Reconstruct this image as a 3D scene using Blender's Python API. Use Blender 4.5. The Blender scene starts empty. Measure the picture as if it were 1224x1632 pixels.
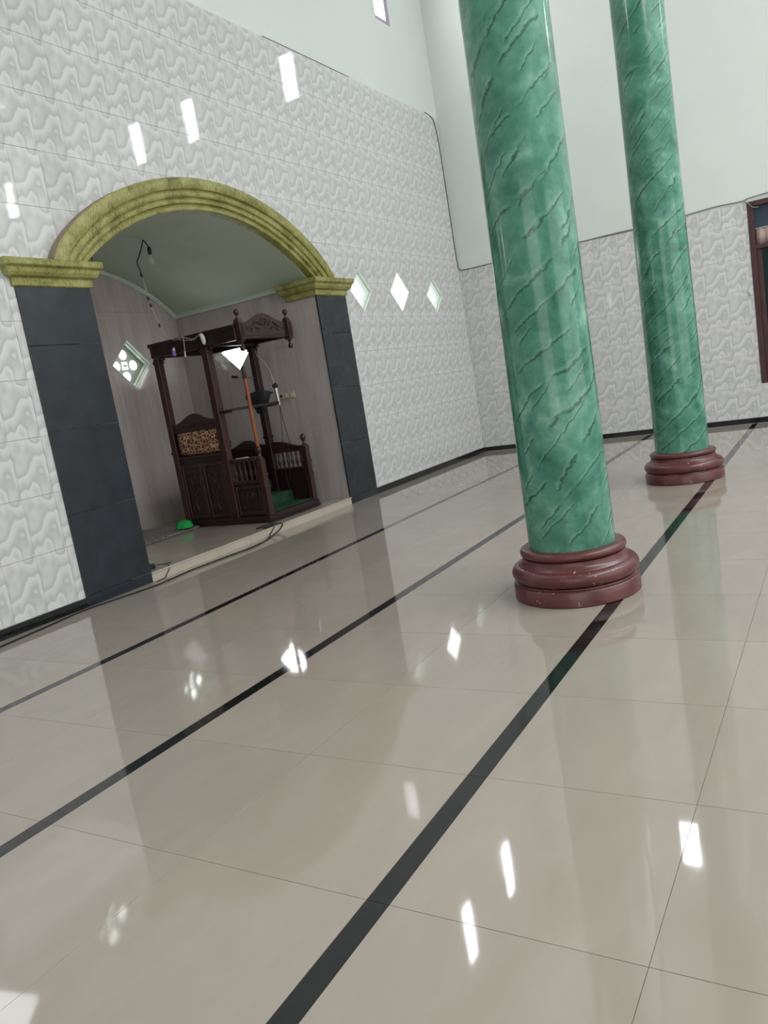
import bpy, math, random
from mathutils import Vector, Matrix
random.seed(7)
PI = math.pi
C = bpy.context.scene.collection
SC = bpy.context.scene

# ------------------------------------------------------------------ camera
cam_d = bpy.data.cameras.new('camera')
cam = bpy.data.objects.new('camera', cam_d)
C.objects.link(cam)
RC = [[0.49705815, -0.85260967, -0.16121399],
      [-0.21721123, 0.05761601, -0.97442274],
      [0.84009076, 0.51936225, -0.15655789]]
rt, dn, fw = [Vector(r).normalized() for r in RC]
M = Matrix((rt, -dn, -fw)).transposed()
cam.matrix_world = Matrix.Translation((0, 0, 1.2)) @ M.to_4x4()
cam_d.sensor_fit = 'VERTICAL'
cam_d.sensor_height = 36
cam_d.sensor_width = 27
cam_d.lens = 1239.33 / 1632 * 36
cam_d.clip_start = 0.05
SC.camera = cam

# ------------------------------------------------------------------ light, exposure
SC.view_settings.view_transform = 'Standard'
SC.view_settings.look = 'None'
SC.view_settings.gamma = 1
SC.view_settings.use_curve_mapping = False
SC.view_settings.exposure = 0.13
w = bpy.data.worlds.new('world')
SC.world = w
w.use_nodes = True
w.node_tree.nodes['Background'].inputs[0].default_value = (0.93, 0.97, 1.0, 1)
w.node_tree.nodes['Background'].inputs[1].default_value = 5.0
WIN_E = 30.0


def area(name, loc, target, sx, sy, power, col):
    l = bpy.data.lights.new(name, 'AREA')
    l.shape = 'RECTANGLE'
    l.size = sx
    l.size_y = sy
    l.energy = power
    l.color = col
    o = bpy.data.objects.new(name, l)
    C.objects.link(o)
    o.location = loc
    o.rotation_euler = (Vector(target) - Vector(loc)).to_track_quat('-Z', 'Y').to_euler()
    return o


# unseen fill lights added behind the camera, on its left and under the ceiling
area('rear_fill_light', (3.5, -5.8, 2.0), (3.5, 4, 1.5), 7.0, 3.0, 90, (0.98, 0.98, 1.0))
area('left_fill_light', (-2.8, 0.0, 2.0), (6, 2, 1.5), 5.0, 3.0, 60, (0.98, 0.98, 1.0))
area('ceiling_fill_light', (4.5, -4.5, 7.25), (4.5, -4.5, 0), 11.0, 2.6, 640, (0.98, 0.99, 1.0))

# ------------------------------------------------------------------ constants (metres, camera above the origin)
W = 4.76        # tiled face of the prayer wall
XR = 10.83      # tiled face of the right wall
CZ = 7.4        # ceiling
P = 0.075       # niche platform
NX0, NX1, NY = 4.11, 7.06, 6.81
TW, TH = 0.25, 0.3925
TX0, TZ0 = 3.18, 0.07
QTOP = TZ0 + 12 * TH
RTOP = 2.665


# ------------------------------------------------------------------ mesh helpers
class MB:
    def __init__(s):
        s.v = []
        s.f = []

    def add(s, vs, fs):
        n = len(s.v)
        s.v += [tuple(v) for v in vs]
        s.f += [tuple(i + n for i in f) for f in fs]
        return s

    def box(s, x0, y0, z0, x1, y1, z1):
        return s.add([(x0, y0, z0), (x1, y0, z0), (x1, y1, z0), (x0, y1, z0), (x0, y0, z1), (x1, y0, z1), (x1, y1, z1), (x0, y1, z1)],
                     [(0, 3, 2, 1), (4, 5, 6, 7), (0, 1, 5, 4), (1, 2, 6, 5), (2, 3, 7, 6), (3, 0, 4, 7)])

    def bbox(s, x0, y0, z0, x1, y1, z1, b=0.004):
        """box with chamfered edges"""
        vs = []
        for z, i in ((z0, b), (z0 + b, 0), (z1 - b, 0), (z1, b)):
            X0, X1, Y0, Y1 = x0 + i, x1 - i, y0 + i, y1 - i
            c = b - i
            vs += [(X0 + c, Y0, z), (X1 - c, Y0, z), (X1, Y0 + c, z), (X1, Y1 - c, z), (X1 - c, Y1, z), (X0 + c, Y1, z), (X0, Y1 - c, z), (X0, Y0 + c, z)]
        fs = [tuple(range(7, -1, -1)), tuple(range(24, 32))]
        for k in range(3):
            for i in range(8):
                j = (i + 1) % 8
                fs.append((k * 8 + i, k * 8 + j, k * 8 + 8 + j, k * 8 + 8 + i))
        return s.add(vs, fs)

    def prism(s, poly, lift):
        """poly: 2D points (counter-clockwise); lift(u, v, k) -> 3D point for front (k=0) and back (k=1)"""
        n = len(poly)
        vs = [lift(u, v, 0) for u, v in poly] + [lift(u, v, 1) for u, v in poly]
        fs = [tuple(range(n)), tuple(range(2 * n - 1, n - 1, -1))]
        for i in range(n):
            j = (i + 1) % n
            fs.append((i, i + n, j + n, j))
        return s.add(vs, fs)

    def lathe(s, prof, cx, cy, seg=24, z0=0.0):
        vs = []
        fs = []
        for r, z in prof:
            for k in range(seg):
                a = 2 * PI * k / seg
                vs.append((cx + r * math.cos(a), cy + r * math.sin(a), z + z0))
        n = len(prof)
        for i in range(n - 1):
            for k in range(seg):
                j = (k + 1) % seg
                fs.append((i * seg + k, i * seg + j, (i + 1) * seg + j, (i + 1) * seg + k))
        fs.append(tuple(range(seg - 1, -1, -1)))
        fs.append(tuple((n - 1) * seg + k for k in range(seg)))
        return s.add(vs, fs)

    def tube(s, pts, r, seg=8, smooth=4):
        pts = [Vector(p) for p in pts]
        if smooth > 1 and len(pts) > 2:
            out = []
            for i in range(len(pts) - 1):
                p0 = pts[max(i - 1, 0)]
                p1 = pts[i]
                p2 = pts[i + 1]
                p3 = pts[min(i + 2, len(pts) - 1)]
                for k in range(smooth):
                    t = k / smooth
                    out.append(0.5 * ((2 * p1) + (p2 - p0) * t + (2 * p0 - 5 * p1 + 4 * p2 - p3) * t * t + (3 * p1 - p0 - 3 * p2 + p3) * t ** 3))
            out.append(pts[-1])
            pts = out
        vs = []
        fs = []
        up = Vector((0.123, 0.456, 0.9)).normalized()
        for i, p in enumerate(pts):
            d = (pts[min(i + 1, len(pts) - 1)] - pts[max(i - 1, 0)])
            if d.length < 1e-9:
                d = Vector((0, 0, 1))
            d.normalize()
            a = d.cross(up)
            if a.length < 1e-3:
                a = d.cross(Vector((1, 0, 0)))
            a.normalize()
            b = d.cross(a)
            rr = r(i / (len(pts) - 1)) if callable(r) else r
            for k in range(seg):
                t = 2 * PI * k / seg
                vs.append(p + a * (rr * math.cos(t)) + b * (rr * math.sin(t)))
        for i in range(len(pts) - 1):
            for k in range(seg):
                j = (k + 1) % seg
                fs.append((i * seg + k, i * seg + j, (i + 1) * seg + j, (i + 1) * seg + k))
        fs.append(tuple(range(seg - 1, -1, -1)))
        fs.append(tuple((len(pts) - 1) * seg + k for k in range(seg)))
        return s.add(vs, fs)

    def ball(s, c, r, seg=12, ring=8, sq=(1, 1, 1)):
        vs = []
        fs = []
        for i in range(ring + 1):
            th = PI * i / ring
            for k in range(seg):
                a = 2 * PI * k / seg
                vs.append((c[0] + r * sq[0] * math.sin(th) * math.cos(a), c[1] + r * sq[1] * math.sin(th) * math.sin(a), c[2] - r * sq[2] * math.cos(th)))
        for i in range(ring):
            for k in range(seg):
                j = (k + 1) % seg
                fs.append((i * seg + k, i * seg + j, (i + 1) * seg + j, (i + 1) * seg + k))
        return s.add(vs, fs)

    def mesh(s, name, mat, origin=(0, 0, 0), smooth=False):
        me = bpy.data.meshes.new(name)
        ox, oy, oz = origin
        me.from_pydata([(x - ox, y - oy, z - oz) for x, y, z in s.v], [], s.f)
        if mat:
            me.materials.append(mat)
        me.update()
        if smooth:
            for p in me.polygons:
                p.use_smooth = True
            try:
                me.set_sharp_from_angle(angle=math.radians(40))
            except Exception:
                pass
        return me

    def build(s, name, mat, parent=None, origin=(0, 0, 0), smooth=False, at_origin=False, normals=True):
        me = s.mesh(name, mat, origin, smooth)
        if normals:
            import bmesh
            bm = bmesh.new()
            bm.from_mesh(me)
            bmesh.ops.recalc_face_normals(bm, faces=bm.faces)
            bm.to_mesh(me)
            bm.free()
        o = bpy.data.objects.new(name, me)
        C.objects.link(o)
        if parent:
            o.parent = parent
        if at_origin:
            o.location = origin
        return o


def tag(o, label=None, cat=None, group=None, kind=None):
    if label:
        o['label'] = label
    if cat:
        o['category'] = cat
    if group:
        o['group'] = group
    if kind:
        o['kind'] = kind
    return o


def thing(name, loc, label, cat, group=None):
    o = bpy.data.objects.new(name, None)
    o.empty_display_size = 0.1
    C.objects.link(o)
    o.location = loc
    return tag(o, label, cat, group)


def clip(poly, a, b, c, keep_pos):
    """clip polygon by line a*x+b*y+c; keep >=0 or <=0"""
    sgn = 1 if keep_pos else -1
    out = []
    n = len(poly)
    for i in range(n):
        p = poly[i]
        q = poly[(i + 1) % n]
        dp = sgn * (a * p[0] + b * p[1] + c)
        dq = sgn * (a * q[0] + b * q[1] + c)
        if dp >= 0:
            out.append(p)
        if (dp > 0 and dq < 0) or (dp < 0 and dq > 0):
            t = dp / (dp - dq)
            out.append((p[0] + (q[0] - p[0]) * t, p[1] + (q[1] - p[1]) * t))
    # area test
    ar = sum(out[i][0] * out[(i + 1) % len(out)][1] - out[(i + 1) % len(out)][0] * out[i][1] for i in range(len(out))) / 2 if len(out) > 2 else 0
    return out if abs(ar) > 2e-6 else []


def subtract(poly, hole):
    """poly minus convex counter-clockwise hole -> list of convex polygons"""
    hx0 = min(p[0] for p in hole)
    hx1 = max(p[0] for p in hole)
    hy0 = min(p[1] for p in hole)
    hy1 = max(p[1] for p in hole)
    if max(p[0] for p in poly) <= hx0 or min(p[0] for p in poly) >= hx1 or max(p[1] for p in poly) <= hy0 or min(p[1] for p in poly) >= hy1:
        return [poly]
    out = []
    rem = poly
    n = len(hole)
    for i in range(n):
        p = hole[i]
        q = hole[(i + 1) % n]
        a = -(q[1] - p[1])
        b = q[0] - p[0]
        c = -(a * p[0] + b * p[1])
        piece = clip(rem, a, b, c, False)
        if piece:
            out.append(piece)
        rem = clip(rem, a, b, c, True)
        if not rem:
            return out
    return out


def rect(x0, y0, x1, y1):
    return [(x0, y0), (x1, y0), (x1, y1), (x0, y1)]


def diamond(cx, cz, hw, hh):
    return [(cx - hw, cz), (cx, cz - hh), (cx + hw, cz), (cx, cz + hh)]


# ------------------------------------------------------------------ materials
class NT:
    def __init__(s, name):
        s.m = bpy.data.materials.new(name)
        s.m.use_nodes = True
        s.t = s.m.node_tree
        s.b = s.t.nodes['Principled BSDF']

    def n(s, kind, **kw):
        o = s.t.nodes.new(kind)
        for k, v in kw.items():
            if k.startswith('_'):
                setattr(o, k[1:], v)
        return o

    def link(s, a, b):
        s.t.links.new(a, b)

    def val(s, sock, v):
        if hasattr(v, 'links') or hasattr(v, 'is_output'):
            s.link(v, sock)
        else:
            sock.default_value = v

    def math(s, op, a, b=0.0, c=0.0):
        o = s.t.nodes.new('ShaderNodeMath')
        o.operation = op
        s.val(o.inputs[0], a)
        s.val(o.inputs[1], b)
        if op in ('MULTIPLY_ADD', 'SMOOTH_MIN'):
            s.val(o.inputs[2], c)
        return o.outputs[0]

    def coord(s, which='Object'):
        return s.t.nodes.new('ShaderNodeTexCoord').outputs[which]

    def map(s, vec, scale=(1, 1, 1), loc=(0, 0, 0), rot=(0, 0, 0)):
        o = s.t.nodes.new('ShaderNodeMapping')
        s.link(vec, o.inputs[0])
        o.inputs['Location'].default_value = loc
        o.inputs['Rotation'].default_value = rot
        o.inputs['Scale'].default_value = scale
        return o.outputs[0]

    def noise(s, vec, scale=5, detail=3, rough=0.5, dist=0.0, out=0, w=None):
        o = s.t.nodes.new('ShaderNodeTexNoise')
        if w is not None:
            o.noise_dimensions = '4D'
            s.val(o.inputs['W'], w)
        s.link(vec, o.inputs['Vector'])
        o.inputs['Scale'].default_value = scale
        o.inputs['Detail'].default_value = detail
        o.inputs['Roughness'].default_value = rough
        o.inputs['Distortion'].default_value = dist
        return o.outputs[out]

    def ramp(s, fac, stops, interp='LINEAR'):
        o = s.t.nodes.new('ShaderNodeValToRGB')
        o.color_ramp.interpolation = interp
        e = o.color_ramp.elements
        while len(e) < len(stops):
            e.new(0.5)
        for i, (p, c) in enumerate(stops):
            e[i].position = p
            if not hasattr(c, '__len__'):
                c = (c, c, c)
            e[i].color = (*c, 1)
        s.link(fac, o.inputs[0])
        return o.outputs[0]

    def mix(s, fac, a, b):
        o = s.t.nodes.new('ShaderNodeMix')
        o.data_type = 'RGBA'
        s.val(o.inputs[0], fac)
        s.val(o.inputs[6], a if hasattr(a, 'links') else (*a, 1))
        s.val(o.inputs[7], b if hasattr(b, 'links') else (*b, 1))
        return o.outputs[2]

    def bump(s, h, strength=0.3, dist=0.01):
        o = s.t.nodes.new('ShaderNodeBump')
        o.inputs['Strength'].default_value = strength
        o.inputs['Distance'].default_value = dist
        s.link(h, o.inputs['Height'])
        s.link(o.outputs[0], s.b.inputs['Normal'])

    def sep(s, vec):
        o = s.t.nodes.new('ShaderNodeSeparateXYZ')
        s.link(vec, o.inputs[0])
        return o.outputs

    def comb(s, x, y, z):
        o = s.t.nodes.new('ShaderNodeCombineXYZ')
        s.val(o.inputs[0], x)
        s.val(o.inputs[1], y)
        s.val(o.inputs[2], z)
        return o.outputs[0]

    def fin(s, col=None, rough=0.5, spec=0.5, metal=0.0):
        if col is not None:
            s.val(s.b.inputs['Base Color'], col if hasattr(col, 'links') else (*col, 1))
        s.val(s.b.inputs['Roughness'], rough)
        s.b.inputs['Specular IOR Level'].default_value = spec
        s.b.inputs['Metallic'].default_value = metal
        return s.m


def plain(name, col, rough=0.5, spec=0.5, var=0.12, scale=30, metal=0.0, bump=0.0):
    t = NT(name)
    nz = t.noise(t.coord(), scale, 3)
    lo = tuple(c * (1 - var) for c in col)
    hi = tuple(min(1, c * (1 + var)) for c in col)
    c = t.ramp(nz, [(0.3, lo), (0.7, hi)])
    if bump:
        t.bump(nz, bump, 0.005)
    return t.fin(c, rough, spec, metal)


def mat_wall_tile():
    t = NT('wall_tile_print')
    x, y, z = t.sep(t.coord())
    u = t.math('MULTIPLY', x, 2 * PI / TW)
    v = t.math('MULTIPLY', z, 2 * PI / TH)
    R1 = TW / (2 * PI)
    R2 = TH / (2 * PI) * 0.6
    cu = t.math('MULTIPLY', t.math('COSINE', u), R1)
    su = t.math('MULTIPLY', t.math('SINE', u), R1)
    cv = t.math('MULTIPLY', t.math('COSINE', v), R2)
    sv = t.math('MULTIPLY', t.math('SINE', v), R2)
    vec = t.comb(cu, su, cv)
    n1 = t.noise(vec, 10, 1.0, 0.4, 0.35, w=sv)
    n2 = t.noise(vec, 26, 1.5, 0.5, 0.0, w=sv)
    uu = t.math('ADD', u, t.math('ADD', t.math('MULTIPLY', n1, 3.0), t.math('MULTIPLY', t.math('SINE', v), 0.35)))
    arcs = t.math('MULTIPLY', t.math('MULTIPLY', t.math('COSINE', uu), t.math('COSINE', v)), 0.52)
    k = t.math('ADD', t.math('MULTIPLY', v, 2.0 / (2 * PI)), t.math('ADD', arcs, t.math('ADD', t.math('MULTIPLY', n1, 1.5), t.math('MULTIPLY', n2, 0.30))))
    saw = t.math('FRACT', t.math('MULTIPLY', k, -1.0))
    c = t.ramp(saw, [(0.0, (0.72, 0.70, 0.715)), (0.22, (0.70, 0.685, 0.70)), (0.50, (0.605, 0.615, 0.605)), (0.74, (0.505, 0.53, 0.51)), (0.86, (0.49, 0.52, 0.495)), (0.96, (0.67, 0.66, 0.67)), (1.0, (0.72, 0.70, 0.715))])
    tint = t.noise(t.n('ShaderNodeNewGeometry').outputs['Position'], 1.1, 2)
    c = t.mix(t.math('MULTIPLY', tint, 0.14), c, (0.72, 0.60, 0.66))
    wob = t.noise(t.coord(), 9, 2)
    t.bump(wob, 0.02, 0.01)
    return t.fin(c, 0.035, 0.5)


def mat_floor():
    t = NT('polished_beige_floor_tile')
    g = t.n('ShaderNodeNewGeometry').outputs['Position']
    n = t.noise(t.map(g, (1, 2.2, 1)), 2.2, 5, 0.55, 1.2)
    oi = t.n('ShaderNodeObjectInfo').outputs['Random']
    c = t.ramp(n, [(0.25, (0.325, 0.282, 0.240)), (0.5, (0.338, 0.296, 0.253)), (0.8, (0.356, 0.315, 0.272))])
    hsv = t.n('ShaderNodeHueSaturation')
    t.link(c, hsv.inputs['Color'])
    t.link(t.math('MULTIPLY_ADD', oi, 0.05, 0.975), hsv.inputs['Value'])
    rough = t.ramp(t.noise(g, 6, 3), [(0.3, 0.03), (0.8, 0.07)])
    return t.fin(hsv.outputs[0], rough, 0.55)


def mat_column():
    t = NT('green_painted_marble')
    uv = t.coord('UV')
    n = t.noise(uv, 4.5, 6, 0.6, 0.6)
    n_b = t.noise(t.map(uv, (1, 1, 1), (3.1, 7.7, 0)), 14, 4, 0.6, 0.3)
    nn = t.math('ADD', t.math('MULTIPLY', n, 0.72), t.math('MULTIPLY', n_b, 0.28))
    base = t.ramp(nn, [(0.32, (0.024, 0.115, 0.080)), (0.44, (0.046, 0.180, 0.128)), (0.56, (0.090, 0.262, 0.190)), (0.68, (0.20, 0.385, 0.285))])
    # veins: irregular slanting lines broken into segments
    def lines(ang, freq, amp, wid, seed, g0, g1):
        warp = t.noise(t.map(uv, (1, 1, 1), seed), 16, 4, 0.62)
        r = t.map(uv, (1, 1, 1), seed, (0, 0, math.radians(-ang)))
        sx_, sy_, sz_ = t.sep(r)
        big = t.noise(t.map(r, (0.55, 1.3, 1)), 2.6, 1, 0.4)
        ph = t.math('ADD', t.math('MULTIPLY', sy_, freq), t.math('ADD', t.math('MULTIPLY', big, amp), t.math('MULTIPLY', warp, 0.42)))
        fr = t.math('FRACT', ph)
        d = t.math('ABSOLUTE', t.math('SUBTRACT', fr, 0.5))
        cell = t.math('FLOOR', ph)
        gv = t.comb(t.math('MULTIPLY', sx_, 3.4), t.math('MULTIPLY', cell, 3.7), 0.0)
        gate = t.ramp(t.noise(gv, 1.25, 1.5), [(g0, 0.0), (g1, 1.0)])
        wm = t.math('DIVIDE', d, t.math('MULTIPLY_ADD', t.noise(t.map(uv, (1, 1, 1), seed), 9, 2), 2.2, 0.1))
        ln = t.ramp(wm, [(0.0, 1.0), (wid * .5, 0.8), (wid, 0.0)])
        d2 = t.math('ABSOLUTE', t.math('SUBTRACT', fr, 0.5 + wid * 2.2))
        pale = t.ramp(d2, [(0.0, 1.0), (wid * 2.0, 0.0)])
        return t.math('MULTIPLY', ln, gate), t.math('MULTIPLY', pale, gate)
    m1, p1 = lines(38, 6.8, 1.5, 0.046, (0, 0, 0), 0.45, 0.50)
    m2, p2 = lines(45, 8.6, 1.5, 0.036, (4.3, 1.9, 0), 0.50, 0.55)
    c = t.mix(t.math('MULTIPLY', t.math('MAXIMUM', p1, p2), 0.22), base, (0.30, 0.52, 0.40))
    c = t.mix(t.math('MULTIPLY', t.math('MAXIMUM', m1, m2), 0.85), c, (0.010, 0.062, 0.048))
    return t.fin(c, 0.13, 0.5)


def mat_base():
    t = NT('maroon_gloss_paint')
    co = t.coord()
    n = t.noise(co, 12, 4)
    c = t.ramp(n, [(0.3, (0.085, 0.022, 0.022)), (0.7, (0.125, 0.034, 0.033))])
    chip = t.math('MULTIPLY', t.ramp(t.noise(co, 55, 3, 0.6), [(0.66, 0.0), (0.68, 1.0)]), t.ramp(t.noise(co, 6, 1), [(0.56, 0.0), (0.6, 1.0)]))
    c = t.mix(chip, c, (0.55, 0.48, 0.46))
    t.bump(t.noise(co, 70, 3), 0.12, 0.003)
    return t.fin(c, 0.28, 0.5)


def mat_arch():
    t = NT('olive_gold_stippled_paint')
    co = t.coord()
    n = t.noise(co, 7, 5, 0.6)
    n2 = t.noise(t.map(co, (6, 6, 1.5)), 20, 4, 0.65)
    f = t.math('ADD', t.math('MULTIPLY', n, 0.5), t.math('MULTIPLY', n2, 0.5))
    c = t.ramp(f, [(0.36, (0.085, 0.078, 0.018)), (0.46, (0.225, 0.212, 0.055)), (0.54, (0.33, 0.325, 0.105)), (0.68, (0.44, 0.43, 0.22))])
    t.bump(n2, 0.35, 0.006)
    return t.fin(c, 0.42, 0.4)


def mat_wood(name, dark, light, rough=0.35):
    t = NT(name)
    co = t.coord()
    n = t.noise(t.map(co, (9, 9, 1.2)), 6, 4, 0.6, 0.8)
    c = t.ramp(n, [(0.3, dark), (0.7, light)])
    t.bump(t.noise(co, 45, 4), 0.15, 0.004)
    return t.fin(c, rough, 0.45)


def mat_niche_tile():
    t = NT('grey_marble_niche_tile')
    g = t.n('ShaderNodeNewGeometry').outputs['Position']
    n = t.noise(t.map(g, (6, 6, 0.8)), 1.6, 4, 0.55, 0.8)
    c = t.ramp(n, [(0.25, (0.41, 0.35, 0.335)), (0.5, (0.47, 0.41, 0.395)), (0.75, (0.54, 0.475, 0.465))])
    return t.fin(c, 0.10, 0.5)


def mat_leopard():
    t = NT('leopard_print_cloth')
    co = t.coord()
    v = t.n('ShaderNodeTexVoronoi', _feature='DISTANCE_TO_EDGE')
    wv = t.n('ShaderNodeVectorMath', _operation='MULTIPLY_ADD')
    t.link(t.noise(co, 26, 2, out=1), wv.inputs[0])
    wv.inputs[1].default_value = (0.03, 0.03, 0.03)
    t.link(co, wv.inputs[2])
    t.link(wv.outputs[0], v.inputs['Vector'])
    v.inputs['Scale'].default_value = 27
    c = t.ramp(v.outputs['Distance'], [(0.0, (0.60, 0.44, 0.30)), (0.07, (0.46, 0.28, 0.17)), (0.12, (0.08, 0.025, 0.018)), (0.30, (0.17, 0.050, 0.028)), (0.6, (0.26, 0.095, 0.055))])
    return t.fin(c, 0.85, 0.2)


def emit(name, col, strength):
    t = NT(name)
    t.b.inputs['Emission Color'].default_value = (*col, 1)
    t.b.inputs['Emission Strength'].default_value = strength
    return t.fin((0.8, 0.8, 0.8), 0.3, 0.5)


TILE = mat_wall_tile()
GROUT = plain('pale_grout', (0.5, 0.5, 0.48), 0.9, 0.2)
FLOOR = mat_floor()
FGROUT = plain('floor_grout', (0.26, 0.225, 0.19), 0.9, 0.2)
BLACK = plain('black_gloss_tile', (0.010, 0.011, 0.012), 0.06, 0.5, 0.3, 12)
SLATE = plain('dark_slate_tile', (0.020, 0.0245, 0.033), 0.25, 0.5, 0.25, 6)
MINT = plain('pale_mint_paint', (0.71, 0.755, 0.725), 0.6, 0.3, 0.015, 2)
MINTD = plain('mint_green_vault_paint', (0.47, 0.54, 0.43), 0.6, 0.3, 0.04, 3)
MINTF = plain('mint_gloss_frame_paint', (0.62, 0.69, 0.61), 0.35, 0.4, 0.03, 6)
CEIL = plain('white_ceiling_paint', (0.75, 0.76, 0.74), 0.8, 0.2, 0.02, 2)
NICHE = mat_niche_tile()
PLAT = plain('cream_platform_tile', (0.34, 0.30, 0.25), 0.09, 0.5, 0.05, 4)
RISER = plain('cream_riser_tile', (0.50, 0.44, 0.37), 0.15, 0.5, 0.05, 4)
COLM = mat_column()
BASEM = mat_base()
ARCH = mat_arch()
ARCHS = plain('bare_pinkish_plaster', (0.34, 0.27, 0.22), 0.8, 0.2, 0.15, 20)
WOOD = mat_wood('dark_mahogany', (0.013, 0.0055, 0.006), (0.030, 0.012, 0.011))
WOODR = mat_wood('red_mahogany_post', (0.026, 0.009, 0.009), (0.058, 0.019, 0.015))
WOODC = mat_wood('carved_mahogany', (0.022, 0.010, 0.010), (0.050, 0.021, 0.020), 0.3)
STAFF = mat_wood('orange_varnished_wood', (0.20, 0.052, 0.018), (0.32, 0.095, 0.035), 0.3)
FRAMEW = mat_wood('maroon_window_wood', (0.045, 0.015, 0.018), (0.085, 0.032, 0.034), 0.4)
LEO = mat_leopard()
CARPET = plain('green_carpet', (0.020, 0.055, 0.030), 0.95, 0.1, 0.4, 60, bump=0.3)
CARPETS = plain('dark_green_carpet', (0.012, 0.028, 0.018), 0.95, 0.1, 0.4, 60, bump=0.3)
GREENC = plain('bright_green_cloth', (0.02, 0.34, 0.07), 0.8, 0.2, 0.25, 30)
MATG = plain('grey_woven_mat', (0.19, 0.168, 0.165), 0.95, 0.1, 0.6, 55, bump=0.5)
RUBBER = plain('black_rubber', (0.014, 0.013, 0.013), 0.5, 0.4)
DARKPL = plain('dark_blue_black_plastic', (0.012, 0.016, 0.022), 0.45, 0.4)
WHITEPL = plain('white_plastic', (0.62, 0.60, 0.58), 0.4, 0.4, 0.03)
CREAMPL = plain('cream_plastic', (0.50, 0.43, 0.30), 0.4, 0.4, 0.03)
SOCKET = plain('dark_socket_hole', (0.05, 0.04, 0.03), 0.5, 0.3)
METAL = plain('silver_metal', (0.55, 0.55, 0.57), 0.3, 0.5, 0.05, metal=0.8)
PURPLE = plain('violet_plastic', (0.22, 0.16, 0.48), 0.4, 0.4)
WIREW = plain('grey_white_wire', (0.42, 0.40, 0.38), 0.6, 0.3)
WIREG = plain('grey_wire', (0.22, 0.22, 0.20), 0.6, 0.3)
PAPER = plain('white_paper', (0.7, 0.68, 0.66), 0.8, 0.2, 0.03)
CURT = plain('beige_pink_curtain', (0.42, 0.31, 0.28), 0.9, 0.1, 0.1, 20)
PANE_D = plain('dark_tinted_glass', (0.012, 0.016, 0.020), 0.08, 0.5)
PANE_B = plain('blue_dark_glass', (0.045, 0.060, 0.095), 0.15, 0.5)
DARKFR = plain('violet_grey_metal_frame', (0.40, 0.34, 0.46), 0.4, 0.4, 0.05)
GLOWW = emit('daylit_window_glass', (0.95, 0.97, 1.0), WIN_E)
GLOWD = emit('daylit_frosted_pane', (0.97, 0.99, 1.0), 4.0)
GLOWS = emit('shaded_daylit_pane', (0.97, 0.99, 1.0), 1.5)
GLOWN = emit('niche_daylit_pane', (0.97, 0.98, 1.0), 9.0)
BULBG = NT('clear_bulb_glass')
BULBG.b.inputs['Transmission Weight'].default_value = 0.75
BULBG = BULBG.fin((0.8, 0.85, 0.8), 0.12, 0.5)

# ------------------------------------------------------------------ openings
ACX, SPR = 5.58, 2.43


def arch_pt(a, h, s):
    """point of the arch curve; s in [-1,1]"""
    th = math.asin(max(-1, min(1, s)))
    R = (a * a + h * h) / (2 * h)
    circ = math.sqrt(max(0, R * R - (a * s) ** 2)) - (R - h)
    ell = h * math.sqrt(max(0, 1 - s * s))
    return ACX + a * s, circ, ell


def arch_curve(a, h, spring, ke, n=40):
    pts = []
    for i in range(n + 1):
        s = -math.cos(PI * i / n)
        x, c, e = arch_pt(a, h, s)
        pts.append((x, spring + c * (1 - ke) + e * ke))
    return pts


ap = arch_curve(1.55, 0.60, SPR, 0.1, 24)
ARCH_HOLE = [(4.085, -0.5), (7.075, -0.5)] + [(min(max(x, 4.03), 7.13), z) for x, z in reversed(ap)]
DIAM = [(8.00, 2.33), (8.93, 2.335), (9.92, 2.31), (3.16, 2.33), (2.24, 2.33), (1.30, 2.33)]
DH = [diamond(x, z, 0.252, 0.252) for x, z in DIAM]
UPQ = [(9.42, 9.80), (8.0, 8.38), (3.2, 3.58), (1.8, 2.18)]
UPH = [rect(a, 5.70, b, 6.62) for a, b in UPQ]
UPR = [(2.24, 2.60), (0.14, 0.48), (-1.16, -0.82), (-4.9, -4.56)]
URH = [rect(a, 5.74, b, 6.50) for a, b in UPR]
RWIN = rect(-0.95, 0.49, 0.925, 2.66)


def wall_mesh(name, outer, holes, lift, mat, reveal=True):
    """lift(u, v, d): d = depth into the wall"""
    polys = [outer]
    for h in holes:
        nxt = []
        for p in polys:
            nxt += subtract(p, h)
        polys = nxt
    m = MB()
    for k in (0, 1):
        for p in polys:
            q = p if k == 0 else p[::-1]
            m.add([lift(u, v, k) for u, v in q], [tuple(range(len(q)))])
    if reveal:
        for h in holes:
            n = len(h)
            m.add([lift(u, v, 0) for u, v in h] + [lift(u, v, 1) for u, v in h], [(i, i + n, (i + 1) % n + n, (i + 1) % n) for i in range(n)])
    o = m.build(name, mat, normals=False)
    return tag(o, kind='structure')


XL_, YB_ = -3.0, -6.0
T = 0.24
wall_back = wall_mesh('wall_back', rect(XL_, 0, XR + 0.008, CZ), [ARCH_HOLE] + DH + UPH,
                      lambda u, v, k: (u, W + 0.008 + k * T, v), MINT)
tag(wall_back, 'prayer wall tiled with pale grey-green marble print below mint-white paint')
wall_right = wall_mesh('wall_right', rect(YB_, 0, W + 0.008, CZ), URH + [RWIN],
                       lambda u, v, k: (XR + 0.008 + k * T, u, v), MINT)
wall_left = tag(MB().box(XL_ - 0.15, YB_, 0, XL_, W, CZ).build('wall_left', MINT), kind='structure')
wall_front = tag(MB().box(XL_, YB_ - 0.15, 0, XR, YB_, CZ).build('wall_front', MINT), kind='structure')
ceiling = tag(MB().box(XL_ - 0.1, YB_ - 0.1, CZ, XR + 0.2, W + 0.2, CZ + 0.1).build('ceiling', CEIL), kind='structure')

# ------------------------------------------------------------------ wall tiles
G = 0.0011
CH = 0.0012


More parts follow.
